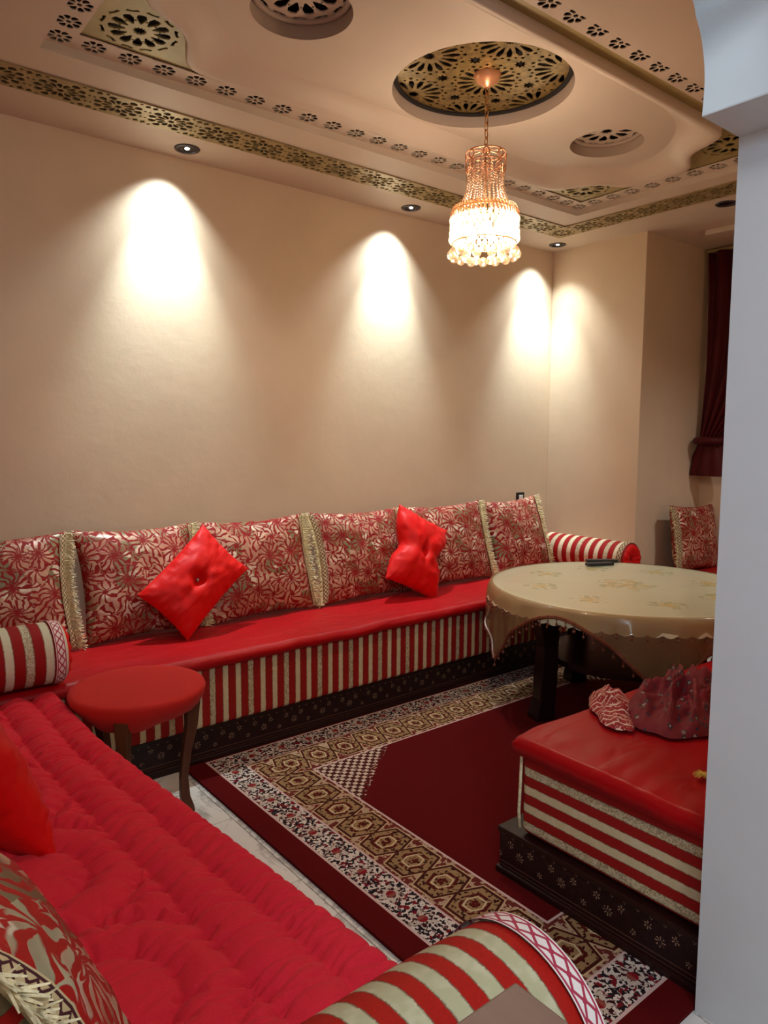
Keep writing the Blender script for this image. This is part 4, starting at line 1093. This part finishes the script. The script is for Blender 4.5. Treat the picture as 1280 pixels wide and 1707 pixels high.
# crown with round openings
v = []; g = G()
g.torus((0, 0, 2.748), .089, .0035, n=48); g.torus((0, 0, 2.700), .091, .003, n=48)
for k in range(8):
    a = 2 * PI * (k + .5) / 8; g.tube([(0, 0, 2.765), (.045 * math.cos(a), .045 * math.sin(a), 2.757), (.089 * math.cos(a), .089 * math.sin(a), 2.748)], .0022, 5)
g.build('crown_ring', 'gold_pink', ch, smooth=True)
g = G(); nn = 8
for k in range(nn):
    a = 2 * PI * k / nn; c_ = Vector((.090 * math.cos(a), .090 * math.sin(a), 2.724)); tn = Vector((-math.sin(a), math.cos(a), 0))
    g.tube([c_ + tn * .014 * math.cos(q_) + Vector((0, 0, .017 * math.sin(q_))) for q_ in [2 * PI * i / 14 for i in range(15)]], .0035, 6, cap=False)
    a2 = a + PI / nn; p = Vector((.091 * math.cos(a2), .091 * math.sin(a2), 2.70))
    for s_ in (-1, 1):
        for dz in (0, -.014, -.028):
            a3 = a2 + s_ * PI / nn; g.tube([Vector((.091 * math.cos(a3), .091 * math.sin(a3), 2.702 + dz)), Vector((.087 * math.cos(a2 + s_ * .2), .087 * math.sin(a2 + s_ * .2), 2.684 + dz)), Vector((.086 * math.cos(a2), .086 * math.sin(a2), 2.668 + dz))], .0024, 5)
g.build('crown_filigree', 'gold_pink', ch, smooth=True)
NS = 26
def rprof(tt): return .088 - .006 * math.sin(PI * min(1, tt * 1.2)) + .022 * max(0, tt - .5) ** 1.5 / (.5 ** 1.5)
for k in range(NS):
    a = 2 * PI * k / NS; g = G(); nb = 17
    for i in range(nb):
        tt = i / (nb - 1); r_ = rprof(tt); z_ = 2.690 - (2.690 - 2.488) * tt; g.ball((r_ * math.cos(a), r_ * math.sin(a), z_), .0050 + .0022 * tt, 6, 4, 1.05)
    g.build('bead_strand', 'crystal_amber', ch, smooth=True)
g = G(); g.torus((0, 0, 2.486), .112, .0035, n=48).torus((0, 0, 2.470), .146, .003, n=48).torus((0, 0, 2.335), .146, .0025, n=48).torus((0, 0, 2.392), .142, .002, n=48)
for k in range(6):
    a = 2 * PI * k / 6; g.tube([(.112 * math.cos(a), .112 * math.sin(a), 2.486), (.146 * math.cos(a), .146 * math.sin(a), 2.470), (.146 * math.cos(a), .146 * math.sin(a), 2.335)], .0022, 5)
    g.tube([(0, 0, 2.46), (.146 * math.cos(a), .146 * math.sin(a), 2.470)], .003, 5)
g.tube([(0, 0, 2.75), (0, 0, 2.42)], .004, 8)
g.build('frame', 'gold', ch, smooth=True)
g = G()                                              # slanting tube row of the collar
for k in range(56):
    a = 2 * PI * k / 56; b = a + .10; g.tube([(.114 * math.cos(a), .114 * math.sin(a), 2.492), (.143 * math.cos((a + b) / 2), .143 * math.sin((a + b) / 2), 2.490), (.153 * math.cos(b), .153 * math.sin(b), 2.462), (.152 * math.cos(b + .03), .152 * math.sin(b + .03), 2.440)], .0048, 6)
g.build('collar', 'crystal_amber', ch, smooth=True)
for row, (z_, r_, nk) in enumerate([(2.432, .150, 34), (2.405, .148, 34), (2.378, .150, 34), (2.352, .152, 34)]):
    g = G()
    for k in range(nk):
        a = 2 * PI * (k + .5 * (row % 2)) / nk; g.ball((r_ * math.cos(a), r_ * math.sin(a), z_), .0115, 8, 5, 1.35)
    g.build('crystal_row', 'crystal_clear', ch, smooth=False)
for k in range(16):
    a = 2 * PI * k / 16; r_ = .148; p = (r_ * math.cos(a), r_ * math.sin(a))
    b = G().ball((p[0], p[1], 2.288), .022, 14, 9).build('crystal_ball', 'crystal_ball', ch, smooth=False)
for k in range(8):
    a = 2 * PI * (k + .5) / 8; G().ball((.085 * math.cos(a), .085 * math.sin(a), 2.280), .020, 12, 8).build('crystal_ball', 'crystal_ball', ch)
for k in range(5):
    a = 2 * PI * k / 5 + .3; p = (.075 * math.cos(a), .075 * math.sin(a)); G().ball((p[0], p[1], 2.385), .020, 10, 8, 1.35).build('bulb', 'bulb', ch, smooth=True)

for o in ch.children:
    if o.name.startswith(('ceiling_cup', 'chain')): continue
    for vt in o.data.vertices:
        z_ = vt.co.z; vt.co.x *= .95; vt.co.y *= .95
        if z_ > 2.44: vt.co.z = 2.44 + (z_ - 2.44) * .88
        vt.co.z -= .004
for o in ch.children:
    if o.name.startswith('chain'):
        for vt in o.data.vertices: vt.co.z = 2.97 - (2.97 - vt.co.z) * 1.22
